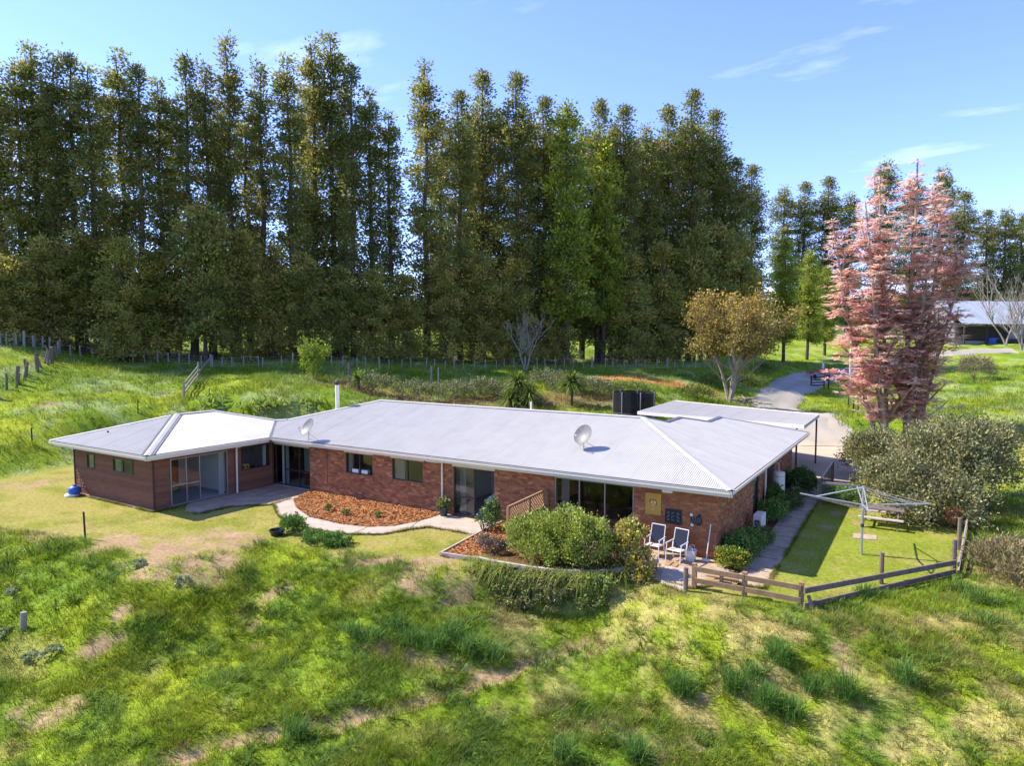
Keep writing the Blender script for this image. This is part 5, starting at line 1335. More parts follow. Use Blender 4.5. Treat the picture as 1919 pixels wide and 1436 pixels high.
# ------------------------------------------------------------------ trampoline net behind the roof
c = (-13.601, 26.677, 1.767); zt = hz(c[0], c[1])
t = thing('trampoline', 'black netted trampoline standing behind the main roof', 'trampoline', (c[0], c[1], zt))
TR = 1.62; NT = 14
ztop = zt + max(2.2, 3.45 - zt)
for k in range(NT):
    a = 2 * math.pi * k / NT; a2 = 2 * math.pi * (k + 1) / NT
    p, q_ = (c[0] + TR * math.cos(a), c[1] + TR * math.sin(a)), (c[0] + TR * math.cos(a2), c[1] + TR * math.sin(a2))
    if k % 2 == 0: MB().tube([(*p, zt - 0.2), (*p, ztop + 0.08)], 0.03, 6).build('pole', MAT['galv'], t)
    MB().beam((*p, (zt + 0.8 + ztop) / 2), (*q_, (zt + 0.8 + ztop) / 2), 0.006, ztop - zt - 0.8).build('net_panel', MAT['net'], t)
MB().lathe([(TR, 0.74), (TR + 0.05, 0.78), (TR, 0.82), (TR - 0.25, 0.80), (0.01, 0.79)], (c[0], c[1], zt), 24).build('mat', MAT['black_plastic'], t)

# ------------------------------------------------------------------ red hay rake and gate on the drive
m0 = (-4.994, 64.673, 2.694); mz = m0[2]
t = thing('hay_rake', 'red hay rake implement parked beside the drive', 'farm machine', m0)
u_ = Vector((math.cos(YAW), math.sin(YAW), 0)); M0 = Vector(m0) + Vector((0, 0, 0.0))
MB().beam(M0 - u_ * 1.9 + Vector((0, 0, 0.95)), M0 + u_ * 1.9 + Vector((0, 0, 1.05)), 0.16, 0.16).build('frame_beam', MAT['red_paint'], t)
MB().beam(M0 + Vector((0, 0, 0.95)), M0 + Vector((0.9, -1.5, 0.45)), 0.12, 0.12).build('drawbar', MAT['red_paint'], t)
MB().box(M0.x - 0.35, M0.x + 0.35, M0.y - 0.3, M0.y + 0.3, mz + 0.85, mz + 1.35).build('gearbox', MAT['red_paint'], t, bevel=0.05)
for s in (-1.3, 0, 1.3):
    cc = M0 + u_ * s + Vector((0, 0, 0.8))
    for k in range(8):
        a = k * math.pi / 4
        MB().beam(cc, cc + u_ * 0.75 * math.cos(a) + Vector((0, 0.75 * math.sin(a) * 0.9, 0.3 * math.sin(a))), 0.05, 0.05).build('tine_arm', MAT['red_paint'], t)
for s in (-0.8, 0.8):
    cc = M0 + u_ * s + Vector((0, -0.2, 0.32)); w = Vector((-u_.y, u_.x, 0)) * 0.09
    MB().tube([cc - u_ * 0.08, cc + u_ * 0.08], 0.32, 16).build('wheel', MAT['rubber'], t)
MB().tube([M0 + Vector((0.1, 0, 1.3)), M0 + Vector((0.1, 0, 2.0))], 0.13, 10).build('canister', MAT['alu_white'], t)
gg = (-5.012, 61.437, 2.002)
t = thing('farm_gate', 'small dark timber gate panel in front of the red hay rake', 'gate', gg)
G_ = Vector(gg)
for s in (-0.75, 0.75): MB().beam(G_ + u_ * s - Vector((0, 0, 0.3)), G_ + u_ * s + Vector((0, 0, 1.35)), 0.13, 0.13).build('post', MAT['dark_post'], t)
for z in (0.25, 0.55, 0.85, 1.15): MB().beam(G_ - u_ * 0.75 + Vector((0, 0, z)), G_ + u_ * 0.75 + Vector((0, 0, z)), 0.05, 0.13).build('rail', MAT['dark_post'], t)

# ------------------------------------------------------------------ barn
b0 = (14.13, 135.001, 5.78); BZ = hz(b0[0], b0[1])
t = thing('barn', 'grey iron barn with pale gable roof beyond the field', 'barn', (b0[0], b0[1], BZ), YAW + R(8))
BW, BD, BH, BR = 9.5, 6.0, 3.2, 7.6       # half width, half depth, eave, ridge
def bx(*a, **k): return MB().box(*a)
bx(-BW + .3, BW - .3, -BD + 2.2, BD - .3, -0.6, BH).build('wall', MAT['barn_wall'], t, True)
for s in (-1, 1):
    x = s * (BW - 0.3)
    MB().add([(x, -BD + 2.2, BH), (x, BD - .3, BH), (x, 0.6, BR - 0.35), (x - s * .1, -BD + 2.2, BH), (x - s * .1, BD - .3, BH), (x - s * .1, 0.6, BR - .35)], [(0, 1, 2), (5, 4, 3), (0, 3, 4, 1), (1, 4, 5, 2), (2, 5, 3, 0)]).build('gable', MAT['barn_wall'], t, True)
n = 16
for k in range(n):
    x0, x1 = -BW + 2 * BW * k / n, -BW + 2 * BW * (k + 1) / n - 0.02
    for (ya, za, yb, zb_) in ((-BD, BH - 0.1, 0.6, BR), (BD, BH + 0.2, 0.6, BR)):
        h = 0.03 * (k % 2)
        MB().add([(x0, ya, za + h), (x1, ya, za + h), (x1, yb, zb_ + h), (x0, yb, zb_ + h), (x0, ya, za + h - .06), (x1, ya, za + h - .06), (x1, yb, zb_ + h - .06), (x0, yb, zb_ + h - .06)],
                 [(0, 1, 2, 3), (7, 6, 5, 4), (4, 5, 1, 0), (6, 7, 3, 2), (5, 6, 2, 1), (7, 4, 0, 3)]).build('roofing_sheet', MAT['barn_roof'], t, True)
bx(-BW + .5, 2.0, -BD + 2.15, -BD + 2.2, 0.0, 2.7).build('dark_bay_panel', MAT['barn_dark'], t, True)  # dark panel on the solid wall, painting the shade of an open bay
for x in (-BW + .5, -4.5, 0.0, 3.8): bx(x - .12, x + .12, -BD + .1, -BD + .34, -0.6, BH - .15).build('post', MAT['barn_dark'], t, True)
f = bx(3.0, 4.8, -BD + 2.1, -BD + 2.19, 1.2, 2.2).build('window', MAT['alu_white'], t, True)
bx(3.12, 4.68, -BD + 2.06, -BD + 2.095, 1.3, 2.1).build('pane', MAT['glass'], f, True)
bx(5.6, 8.4, -BD + 2.1, -BD + 2.18, 0, 2.6).build('door', MAT['barn_wall'], t, True)
bx(-2.0, 4.5, -BD - 0.4, -BD + 2.0, -0.4, 0.35).build('loading_bank', MAT['barn_dark'], t, True)
tag(MB().box(0, 1.6, 0, 1.1, 0, 1.1).build('storage_bin', MAT['blue_plastic'], bevel=0.08), 'dark blue bin standing in front of the barn', 'bin')
o = bpy.data.objects['storage_bin']; q_ = (14.804, 129.574, 6.442); o.location = (q_[0], q_[1], hz(q_[0], q_[1]))
# ------------------------------------------------------------------ foliage helpers
def unit(n):
    v = rng.normal(0, 1, (n, 3)); return v / np.linalg.norm(v, axis=1, keepdims=True)
def leaf_quads(C, D, N, ln, wd, col):
    """pointed leaves: centre base C, direction D, rough normal N, length, width, colour"""
    S = np.cross(D, N); S /= np.linalg.norm(S, axis=1, keepdims=True) + 1e-9
    ln, wd = np.asarray(ln)[:, None], np.asarray(wd)[:, None]
    V = np.stack([C, C + D * ln * 0.5 + S * wd, C + D * ln, C + D * ln * 0.45 - S * wd], 1).reshape(-1, 3)
    F = np.arange(len(C) * 4).reshape(-1, 4)
    return V, F, np.repeat(col, 4, 0)
def leaf_mesh(name, parts):
    V = np.concatenate([p[0] for p in parts]); o = 0; Fs = []
    for p in parts: Fs.append(p[1] + o); o += len(p[0])
    return np_mesh(name, V, F4=np.concatenate(Fs), colors=np.concatenate([p[2] for p in parts]))
def mixcol(n, cols, jit=0.25):
    cols = np.array(cols); k = rng.integers(0, len(cols), n); k2 = rng.integers(0, len(cols), n); t = rng.random((n, 1))
    return (cols[k] * t + cols[k2] * (1 - t)) * rng.uniform(1 - jit, 1 + jit, (n, 1))

# ------------------------------------------------------------------ conifers
def conifer(seed, H, rb, rt, bare, gap, n_leaf, cols, skirt=0.4, droop=0.12, sz=0.34):
    global rng
    keep = rng; rng = np.random.default_rng(seed)
    tr = MB()
    wob = rng.normal(0, 0.12, (7, 2)); wob[0] = 0
    tp = [(wob[i, 0], wob[i, 1], H * 0.97 * i / 6) for i in range(7)]
    tr.tube([(0, 0, -0.6)] + tp, [H * 0.0155] + [H * 0.0135 * (1 - i / 6.3) + 0.03 for i in range(7)], 9)
    nb = int(H * 9); C, D = [], []
    zs = np.sort(rng.uniform(bare, H - 0.5, nb))
    for z in zs:
        f = z / H; az = rng.uniform(0, 2 * math.pi)
        prof = rt + (rb - rt) * np.clip(1 - (f - 0.06) / skirt, 0, 1) ** 0.8
        prof *= min(1.0, (1 - f) * 5.0 + 0.12)
        hole = math.sin(z * 1.7 + seed) * math.cos(az * 2 + z * 0.9 + seed)
        if f > skirt * 0.75 and hole > 1 - gap: continue
        L = prof * rng.uniform(0.55, 1.12)
        up = rng.uniform(-0.05, 0.30) - droop * (1 - f)
        d = np.array([math.cos(az), math.sin(az), up]); b = np.array([wob[min(6, int(f * 6)), 0], wob[min(6, int(f * 6)), 1], z])
        if L > 0.9: tr.tube([tuple(b), tuple(b + d * L * 0.85)], [0.045, 0.012], 4, cap=False)
        for q in np.arange(0.28, 1.01, min(0.9, 0.62 / max(L, 0.3))):
            C.append(b + d * L * q + np.array([0, 0, -0.10 * (q * L) ** 2 * 0.25])); D.append(d)
    C, D = np.array(C), np.array(D)
    k = max(3, int(n_leaf / len(C))); n = len(C) * k
    cc = np.repeat(C, k, 0); dd = np.repeat(D, k, 0)
    sp = np.repeat(rng.uniform(0.22, 0.46, len(C)), k)[:, None]
    P = cc + rng.normal(0, 1, (n, 3)) * sp * [1, 1, 0.75]
    dirs = dd * 0.8 + (P - cc) / sp * 0.55 + unit(n) * 0.6 + [0, 0, 0.25]; dirs /= np.linalg.norm(dirs, axis=1, keepdims=True)
    clump = np.repeat(mixcol(len(C), cols, 0.3), k, 0) * rng.uniform(0.75, 1.3, (n, 1))
    ln = rng.uniform(0.7, 1.3, n) * sz
    part = leaf_quads(P, dirs, unit(n), ln, ln * rng.uniform(0.16, 0.3, n), clump)
    rng = keep
    return tr.mesh('trunk', smooth=True), leaf_mesh('crown', [part])
DARK = [(0.14, 0.168, 0.051), (0.223, 0.223, 0.061), (0.319, 0.248, 0.076), (0.192, 0.235, 0.064)]
OLIVE = [(0.316, 0.321, 0.07), (0.454, 0.378, 0.091), (0.554, 0.429, 0.106), (0.265, 0.302, 0.07)]
LIME = [(0.331, 0.374, 0.043), (0.435, 0.452, 0.052), (0.191, 0.244, 0.049)]
tall = [conifer(11, 30, 2.7, 1.75, 3.2, 0.62, 16000, DARK + OLIVE[:1]), conifer(23, 30, 2.9, 1.6, 2.6, 0.78, 15000, DARK), conifer(37, 30, 2.6, 1.9, 3.4, 0.55, 17000, DARK + OLIVE[:2]),
        conifer(41, 30, 2.8, 1.5, 2.8, 0.85, 14000, DARK)]
dense = [conifer(53, 30, 3.4, 2.5, 3.0, 0.25, 21000, DARK + OLIVE[:1], 0.6), conifer(67, 30, 3.2, 2.3, 2.4, 0.35, 20000, DARK + OLIVE[:1], 0.55)]
bushy = [conifer(71, 12, 3.3, 1.6, 0.7, 0.0, 13000, OLIVE, 1.0, 0.2, 0.30), conifer(83, 12, 3.0, 1.7, 0.5, 0.0, 12000, OLIVE + DARK[2:3], 1.0, 0.2, 0.30), conifer(97, 12, 2.8, 1.9, 1.6, 0.0, 12000, OLIVE + DARK[:2], 1.0, 0.15, 0.30)]
golden = [conifer(101, 26, 3.6, 2.7, 4.0, 0.5, 15000, LIME, 0.8, 0.15, 0.42)]
for group_ in (tall, dense, bushy, golden):
    for a, b in group_: a.materials.append(MAT['bark']); b.materials.append(MAT['needle'])
def plant_tree(name, proto, H0, x, y, H, label, group, cat='tree', sxy=None):
    z = hz(x, y) - 0.1
    t = thing(name, label, cat, (x, y, z), rng.uniform(0, 6.28), group)
    s = H / H0; w = (sxy or 1.0) * (0.55 + 0.45 * s)
    for nm, me in zip(('trunk', 'crown'), proto): share(nm, me, t, scale=(w, w, s))
    return t
def row_v(px): return 80.9 / (1 - 0.38 * (px - 959.5) / 1269)
def plant_row(px, top, dv, name, lib, H0, label, group, sxy=None):
    v = row_v(px) + dv; u = (px - 959.5) / 1269 * v
    x, y = uv(u, v); zt = CAMZ + (634 - top) / 1269 * v
    H = zt - hz(x, y)
    return plant_tree(name, lib[int(rng.integers(len(lib)))], H0, x, y, H, label, group, sxy=sxy)
GB = 'tall conifers of the shelter belt'
def stretch_of(px):        # which stretch of the belt a tree stands in, told by the things in front of it
    for lim, s in ((130, 'above the leaning slope fence'), (330, 'above the boarded wing roof'), (470, 'behind the old broken gateway'), (610, 'behind the lime sapling'), (680, 'behind the white flue'), (770, 'beside the sky gap near the flue'),
                   (840, 'beside the sky gap near the ridge'), (1000, 'behind the leafless grey tree'), (1110, 'beside the tall lime cypress'), (1215, 'beside the shorter lime cypress'), (1300, 'behind the black trampoline'), (1500, 'behind the golden leaved tree')):
        if px < lim: return s
for px, top in ((-45, 130), (15, 128), (52, 125), (85, 85), (122, 108), (152, 112), (186, 124), (240, 101), (276, 132), (312, 150), (365, 115), (400, 125), (440, 80), (500, 124), (550, 106), (595, 82), (630, 68), (665, 130), (700, 168), (735, 212), (800, 120)):
    plant_row(px, top, rng.uniform(3.5, 6.5), 'shelter_conifer', tall, 30, 'tall thin dark conifer in the shelter belt, ' + stretch_of(px), GB + ' behind the wing')
for px, top in ((862, 178), (905, 143), (968, 145), (1018, 188), (1120, 195), (1165, 203), (1205, 240), (1245, 205), (1290, 176), (1330, 212), (1372, 300), (1402, 312)):
    plant_row(px, top, rng.uniform(3.5, 6.5), 'shelter_conifer', dense, 30, 'tall dense dark conifer in the shelter belt, ' + stretch_of(px), GB + ' behind the main roof')
for px, top in ((-10, 190), (105, 175), (210, 190), (335, 200), (420, 190), (470, 200), (575, 190), (648, 210), (830, 230), (885, 240), (935, 215), (990, 235), (1050, 240), (1090, 240), (1145, 240), (1185, 260), (1225, 265), (1268, 235), (1312, 250), (1350, 300)):
    plant_row(px, top, rng.uniform(9, 13), 'shelter_conifer', tall if px < 700 else dense, 30, 'shorter dark second row conifer of the shelter belt, ' + stretch_of(px), 'second row of the shelter belt')
for px, top in ((-20, 470), (30, 475), (92, 440), (165, 425), (232, 440), (300, 465), (385, 372), (452, 425), (512, 450), (575, 470), (640, 495), (700, 500), (762, 510), (835, 480), (905, 470), (970, 480), (1035, 500), (1180, 470), (1240, 450), (1300, 420), (1345, 410), (1385, 430)):
    plant_row(px, top, rng.uniform(1.0, 3.0), 'bushy_conifer', bushy, 12, 'bushy olive conifer at the foot of the belt, ' + stretch_of(px), 'bushy conifers at the foot of the shelter belt', 1.0)
plant_row(1062, 198, 1.0, 'golden_cypress', golden, 26, 'tall lime green cypress among the dark conifers', None, 0.95)
plant_row(1130, 262, 2.0, 'golden_cypress', golden, 26, 'shorter lime green cypress right beside the tall lime one', None, 0.8)
for px, top in ((1462, 352), (1500, 345), (1543, 335), (1585, 365), (1648, 305), (1700, 335), (1752, 318), (1795, 362), (1838, 395), (1872, 393), (1903, 400), (1935, 400)):
    v = rng.uniform(140, 150); x, y = uv((px - 959.5) / 1269 * v, v); H = CAMZ + (634 - top) / 1269 * v - hz(x, y)
    plant_tree('far_conifer', dense[int(rng.integers(2))], 30, x, y, H, 'distant dark conifer in the belt behind the barn and the pink tree', 'far belt of conifers', sxy=1.25)
for px, top, v in ((1468, 445, 100), (1512, 470, 104), (1545, 500, 110)):
    x, y = uv((px - 959.5) / 1269 * v, v); H = CAMZ + (634 - top) / 1269 * v - hz(x, y)
    plant_tree('young_cypress', golden[0], 26, x, y, H, 'light green cypress behind the yellow tree at the drive', 'light green cypresses behind the drive', sxy=0.8)

# ------------------------------------------------------------------ branching trees
def limb_tree(rt, seed, base, H, stems, spread, fork, leaf, trunk_r, bark='pale_bark', clump_r=0.6, crown_from=0.35, up=0.8):
    """ascending limbs that fork; returns end points for the foliage"""
    rs = random.Random(seed); mb = MB(); ends = []
    B = Vector(base)
    def grow(p, d, L, r, lvl):
        pts = [p]; q = p.copy(); dd = d.copy(); n = 4
        for i in range(n):
            dd = (dd + Vector((rs.gauss(0, .13), rs.gauss(0, .13), rs.gauss(0.05, .06)))).normalized()
            q = q + dd * L / n; pts.append(q.copy())
        mb.tube(pts, [r * (1 - 0.42 * i / n) for i in range(n + 1)], 7 if lvl < 2 else 5, cap=False)
        if lvl >= 1:
            for i in range(1, n + 1): ends.append((pts[i], lvl, dd.copy()))
        if lvl < fork:
            k = rs.choice((2, 3)) if lvl else 3
            for j in range(k):
                a = rs.uniform(0, 6.28); sp = rs.uniform(0.25, 0.65) * spread
                nd = (dd + Vector((math.cos(a) * sp, math.sin(a) * sp, up * 0.25))).normalized()
                grow(pts[rs.choice((n - 1, n))] if j else pts[-1], nd, L * rs.uniform(0.58, 0.8), r * 0.58, lvl + 1)
            if lvl < 2:
                for j in range(2):
                    a = rs.uniform(0, 6.28); nd = (dd * 0.6 + Vector((math.cos(a), math.sin(a), 0.35)) * spread).normalized()
                    grow(pts[rs.choice((2, 3))], nd, L * 0.5, r * 0.4, lvl + 1)
    for s in range(stems):
        a = s * 2 * math.pi / stems + rs.uniform(-.4, .4); sp = spread * (0.28 if stems > 1 else 0.05)
        grow(B - Vector((0, 0, 0.3)), Vector((math.cos(a) * sp, math.sin(a) * sp, 1)).normalized(), H * 0.36, trunk_r, 0)
    tk = mb.build('trunk', MAT[bark], rt, smooth=True)
    return ends
# yellow tree beside the bank
yb = (-10.09, 41.806, 1.501); yb = (yb[0], yb[1], hz(yb[0], yb[1]))
t = thing('yellow_tree', 'spreading golden leaved tree with bare lower limbs beside the bank', 'tree', yb)
ends = limb_tree(t, 5, yb, 12.4, 4, 1.25, 3, None, 0.20, up=0.5)
ends = [e for e in ends if e[0].z - yb[2] > 4.6]
kp = random.Random(3)
ends = [e for e in ends if math.sin(e[0].x * 1.9 + e[0].z) * math.sin(e[0].y * 1.7 - e[0].z * 1.3) > -0.35 + 0.5 * kp.random() - 0.25]
E_ = np.array([e[0] for e in ends])
k = max(6, int(17000 / len(E_))); n = len(E_) * k
P = np.repeat(E_, k, 0) + rng.normal(0, 1, (n, 3)) * [0.42, 0.42, 0.26]
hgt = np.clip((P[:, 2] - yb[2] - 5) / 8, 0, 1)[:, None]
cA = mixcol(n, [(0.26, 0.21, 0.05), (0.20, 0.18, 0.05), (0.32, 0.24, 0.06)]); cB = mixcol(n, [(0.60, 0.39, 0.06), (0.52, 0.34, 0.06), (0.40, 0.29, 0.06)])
col_ = cA * (1 - hgt) + cB * hgt  # crown painted brighter gold towards the top, as if sunlit there
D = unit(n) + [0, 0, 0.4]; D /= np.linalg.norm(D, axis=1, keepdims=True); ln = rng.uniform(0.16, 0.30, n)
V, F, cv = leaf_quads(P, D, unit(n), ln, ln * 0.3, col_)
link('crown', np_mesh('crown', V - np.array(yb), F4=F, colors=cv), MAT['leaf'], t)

# pink tree: upright stems carrying flat layered tufts of pink leaves
pk = (4.212, 29.916, 0.3); pk = (pk[0], pk[1], hz(pk[0], pk[1]))
t = thing('pink_tree', 'tall pink leaved tree with several upright stems beside the gravel yard', 'tree', pk)
rs = random.Random(12); tr = MB(); tufts = []
Ur = Vector((math.cos(YAW), math.sin(YAW), 0)); Ud = Vector((-math.sin(YAW), math.cos(YAW), 0))
PH = 19.6
stems = []
def stem(p0, lean_u, lean_d, top, r, lvl=0, t0=0.12):
    pts, n = [], 9; B = Vector(p0); L = top - B.z
    wu, wd = rs.uniform(-.3, .3), rs.uniform(-.3, .3)
    for i in range(n + 1):
        f = i / n
        pts.append(B + Ur * (lean_u * f ** 0.85 + wu * math.sin(f * 5)) + Ud * (lean_d * 0.6 * f ** 0.85 + wd * math.sin(f * 4.2)) + Vector((0, 0, L * f)))
    tr.tube(pts, [r * (1 - 0.82 * i / n) + 0.015 for i in range(n + 1)], 8 if lvl == 0 else 6, cap=False)
    stems.append((pts, lvl, t0))
    return pts
B0 = Vector(pk) - Vector((0, 0, 0.4)) - Ur * 0.35
z0 = pk[2]
mains = [(-0.5, 0.3, 0, -4.3, 1.0, z0 + 15.8, 0.20), (-0.3, 0.0, 0, -2.2, -1.5, z0 + 18.6, 0.24), (0.0, 0.5, 0, -0.9, 2.0, z0 + 18.9, 0.22), (1.3, 0.4, 0, 0.8, -0.5, z0 + 19.6, 0.30), (1.5, 0.0, 0, 3.2, 1.2, z0 + 17.2, 0.26), (0.6, -0.4, 0, 1.6, -2.2, z0 + 18.2, 0.2), (-0.2, -0.3, 0, -3.2, -2.2, z0 + 16.6, 0.18), (1.6, 0.3, 0, 4.2, -1.2, z0 + 14.6, 0.17)]
for bu, bd, _, lu, ld, top, r in mains:
    p = B0 + Ur * bu + Ud * bd
    pts = stem(p, lu - bu, ld - bd, top, r * 0.72)
    for j in range(14):
        i = rs.choice((1, 2, 2, 3, 3, 4, 4, 5, 6, 7)); q = pts[i]
        a = rs.uniform(0, 6.28); out = rs.uniform(0.9, 3.3) * (1.15 - i / 12)
        stem(q, math.cos(a) * out, math.sin(a) * out * 1.2, min(q.z + rs.uniform(0.9, 3.6), top), r * 0.33, 1, 0.15)
link('trunk', tr.mesh('trunk', pk, True), MAT['pale_bark'], t)
for pts, lvl, t0 in stems:
    L = sum((pts[i + 1] - pts[i]).length for i in range(len(pts) - 1))
    nt_ = int(L * (3.0 if lvl == 0 else 5.4))
    for j in range(nt_):
        f = t0 + (1 - t0) * (j + rs.random()) / nt_
        i = min(int(f * (len(pts) - 1)), len(pts) - 2); q = pts[i].lerp(pts[i + 1], f * (len(pts) - 1) - i)
        if q.z < z0 + 1.9 or (q.z < z0 + 4.5 and rs.random() < 0.45): continue
        a = rs.uniform(0, 6.28); d = rs.uniform(0.1, 1.0) * (1.0 if f < 0.9 else 0.4)
        tufts.append((q.x + math.cos(a) * d, q.y + math.sin(a) * d, q.z + rs.uniform(-.15, .2), rs.uniform(0.30, 0.68)))
T = np.array(tufts); k = 24; n = len(T) * k
az = rng.uniform(0, 6.28, n); rad = np.repeat(T[:, 3], k)
C = np.repeat(T[:, :3], k, 0) + np.stack([np.cos(az) * rad * 0.15, np.sin(az) * rad * 0.15, rng.normal(0, 0.03, n)], 1)
D = np.stack([np.cos(az), np.sin(az), rng.normal(-0.04, 0.16, n)], 1); D /= np.linalg.norm(D, axis=1, keepdims=True)
N = np.stack([rng.normal(0, .2, n), rng.normal(0, .2, n), np.ones(n)], 1)
tc_ = np.repeat(mixcol(len(T), [(0.89, 0.60, 0.50), (0.88, 0.50, 0.42), (0.89, 0.70, 0.60), (0.89, 0.55, 0.47)], 0.04), k, 0) * rng.uniform(0.82, 1.1, (n, 3))
V, F, cv = leaf_quads(C, D, N, rad * rng.uniform(0.75, 1.1, n), rad * rng.uniform(0.075, 0.13, n), tc_)
link('crown', np_mesh('crown', V - np.array(pk), F4=F, colors=np.clip(cv, 0, .85)), MAT['petal'], t)

# bare trees
def bare_tree(name, base, H, stems, label, seed, r=0.09, bark='pale_bark', spread=0.9, fork=4, loc_group=None):
    b = (base[0], base[1], hz(base[0], base[1]))
    t = thing(name, label, 'tree', b, group=loc_group)
    ends = limb_tree(t, seed, b, H, stems, spread, fork, None, r, bark)
    return t, ends
bare_tree('bare_tree', (-30.614, 38.743, 4.467), 7.0, 2, 'leafless grey tree in front of the shelter belt fence', 31, 0.10)
bare_tree('bare_tree', (17.137, 125.062, 5.641), 14.5, 2, 'tall leafless pale tree beside the barn', 33, 0.17)
bare_tree('bare_tree', (18.666, 116.551, 5.336), 12.5, 3, 'leafless pale tree at the end of the barn drive', 34, 0.14)
# lime sapling
sb = (-38.03, 16.453, 4.145)
t = thing('lime_sapling', 'young bright lime green sapling behind the wing roof', 'tree', sb)
ends = limb_tree(t, 8, sb, 4.4, 4, 0.7, 2, None, 0.05)
E_ = np.array([e[0] for e in ends]); k = max(4, int(2600 / len(E_))); n = len(E_) * k
P = np.repeat(E_, k, 0) + rng.normal(0, 0.22, (n, 3)); D = unit(n) + [0, 0, 0.6]; D /= np.linalg.norm(D, axis=1, keepdims=True); ln = rng.uniform(0.14, 0.30, n)
V, F, cv = leaf_quads(P, D, unit(n), ln, ln * .25, mixcol(n, [(0.26, 0.34, 0.02), (0.34, 0.38, 0.03), (0.18, 0.28, 0.02)]))
link('crown', np_mesh('crown', V - np.array(sb), F4=F, colors=cv), MAT['leaf'], t)

# ------------------------------------------------------------------ shrubs
def shrub(name, label, base, lobes, n, ln, cols, wd=0.3, upb=0.3, jit=0.3, group=None, stems=5, fill=0.62, matn='leaf', cat='shrub', tipcols=None, parent=None, flowers=None, k=22, cf=0.16, tipf=0.22):
    """lobes: (dx, dy, dz, rx, ry, rz) ellipsoids of twigs; leaves sit in clumps on and inside them"""
    b = np.array(base, float)
    t = parent or thing(name, label, cat, tuple(b), 0, group)
    Ls = np.array(lobes, float); vol = (Ls[:, 3] * Ls[:, 4] * Ls[:, 5]) ** (2 / 3); pr = vol / vol.sum()
    nc = max(8, n // k)
    li = rng.choice(len(Ls), nc, p=pr); d = unit(nc); d[:, 2] = np.where(d[:, 2] < -0.35, -d[:, 2], d[:, 2])
    rr_ = rng.uniform(fill, 1.0, nc) ** 0.6 * (1 + 0.16 * np.sin(d[:, 0] * 7 + d[:, 1] * 5 + li) + rng.normal(0, .05, nc))
    CC = b + Ls[li, :3] + d * Ls[li, 3:6] * rr_[:, None]
    cr_ = np.cbrt(np.mean(Ls[:, 3] * Ls[:, 4] * Ls[:, 5])) * cf
    N_ = nc * k
    cc = np.repeat(CC, k, 0); dd = np.repeat(d, k, 0)
    P = cc + rng.normal(0, 1, (N_, 3)) * cr_
    D = dd * 0.7 + unit(N_) * 0.8 + [0, 0, upb]; D /= np.linalg.norm(D, axis=1, keepdims=True)
    base_c = np.repeat(mixcol(nc, cols, jit), k, 0) * rng.uniform(0.75, 1.3, (N_, 1))
    if tipcols is not None:
        m = rng.random(N_) < tipf; base_c[m] = mixcol(int(m.sum()), tipcols, 0.2)
    l_ = rng.uniform(0.7, 1.3, N_) * ln
    V, F, cv = leaf_quads(P, D, unit(N_) + dd, l_, l_ * wd, base_c)
    keep = V.reshape(-1, 4, 3)[:, :, 2].min(1) > b[2] - 1.2
    V = V.reshape(-1, 4, 3)[keep].reshape(-1, 3); cv = cv.reshape(-1, 4, 3)[keep].reshape(-1, 3); F = np.arange(len(V)).reshape(-1, 4)
    link('foliage', np_mesh('foliage', V - LOC[t.name], F4=F, colors=cv), MAT[matn], t)
    if stems:
        mb = MB()
        for j in range(stems):
            L = Ls[j % len(Ls)]; q = b + L[:3] + rng.normal(0, .25, 3) * L[3:6]
            mid = b * 0.5 + q * 0.5 + rng.normal(0, .06, 3)
            mb.tube([tuple(b + rng.normal(0, .06, 3) * [1, 1, 0] - [0, 0, .1]), tuple(mid), tuple(q)], [0.03, 0.022, 0.01], 5, cap=False)
        mb.build('stem', MAT['bark'], t)
    if flowers:
        fc, nf, fr = flowers
        li = rng.choice(len(Ls), nf, p=pr); d = unit(nf); d[:, 2] = np.abs(d[:, 2]) * 0.8 + 0.1; d /= np.linalg.norm(d, axis=1, keepdims=True)
        FP = b + Ls[li, :3] + d * Ls[li, 3:6] * 1.03
        kk = 6; az = np.tile(np.arange(kk) * 2 * np.pi / kk, nf); FPr = np.repeat(FP, kk, 0)
        Dp = np.stack([np.cos(az), np.sin(az), np.full(nf * kk, 0.35)], 1)
        V, F, cv = leaf_quads(FPr, Dp, np.tile([[0, 0, 1.0]], (nf * kk, 1)), np.full(nf * kk, fr), np.full(nf * kk, fr * 0.4), np.repeat(mixcol(nf, fc, 0.1), kk, 0))
        link('flower', np_mesh('flower', V - LOC[t.name], F4=F, colors=np.clip(cv, 0, .85)), MAT['petal'], t)
    return t
GREY_OLIVE = [(0.165, 0.171, 0.055), (0.22, 0.209, 0.079), (0.105, 0.121, 0.042), (0.275, 0.248, 0.105)]
s1 = (6.287, 9.063, 0)
shrub('olive_shrub', 'big rounded grey green shrub behind the clothes line', s1, [(0.2, 3.5, 1.7, 2.0, 2.2, 1.75), (-1.2, 1.2, 1.1, 1.3, 1.4, 1.25), (0.8, 0.6, 0.8, 1.2, 1.0, 1.0), (1.2, 5.5, 2.0, 2.0, 2.2, 1.7), (-0.6, -0.3, 0.5, 0.9, 0.8, 0.65)], 42000, 0.13, GREY_OLIVE, 0.28, stems=9, tipcols=[(0.36, 0.34, 0.16)], k=90, cf=0.15, fill=0.8)
s2 = (3.696, 17.888, 0)
shrub('olive_shrub', 'smaller grey green shrub at the yard edge beside the garden gate', s2, [(0, 0.3, 1.1, 1.5, 1.4, 1.25), (0.9, 0.6, 0.8, 1.0, 1.2, 1.0)], 18000, 0.125, GREY_OLIVE, 0.28, stems=6, tipcols=[(0.36, 0.35, 0.13)], k=80, cf=0.16, fill=0.8)
b1 = (-4.376, -3.394, 0.1)
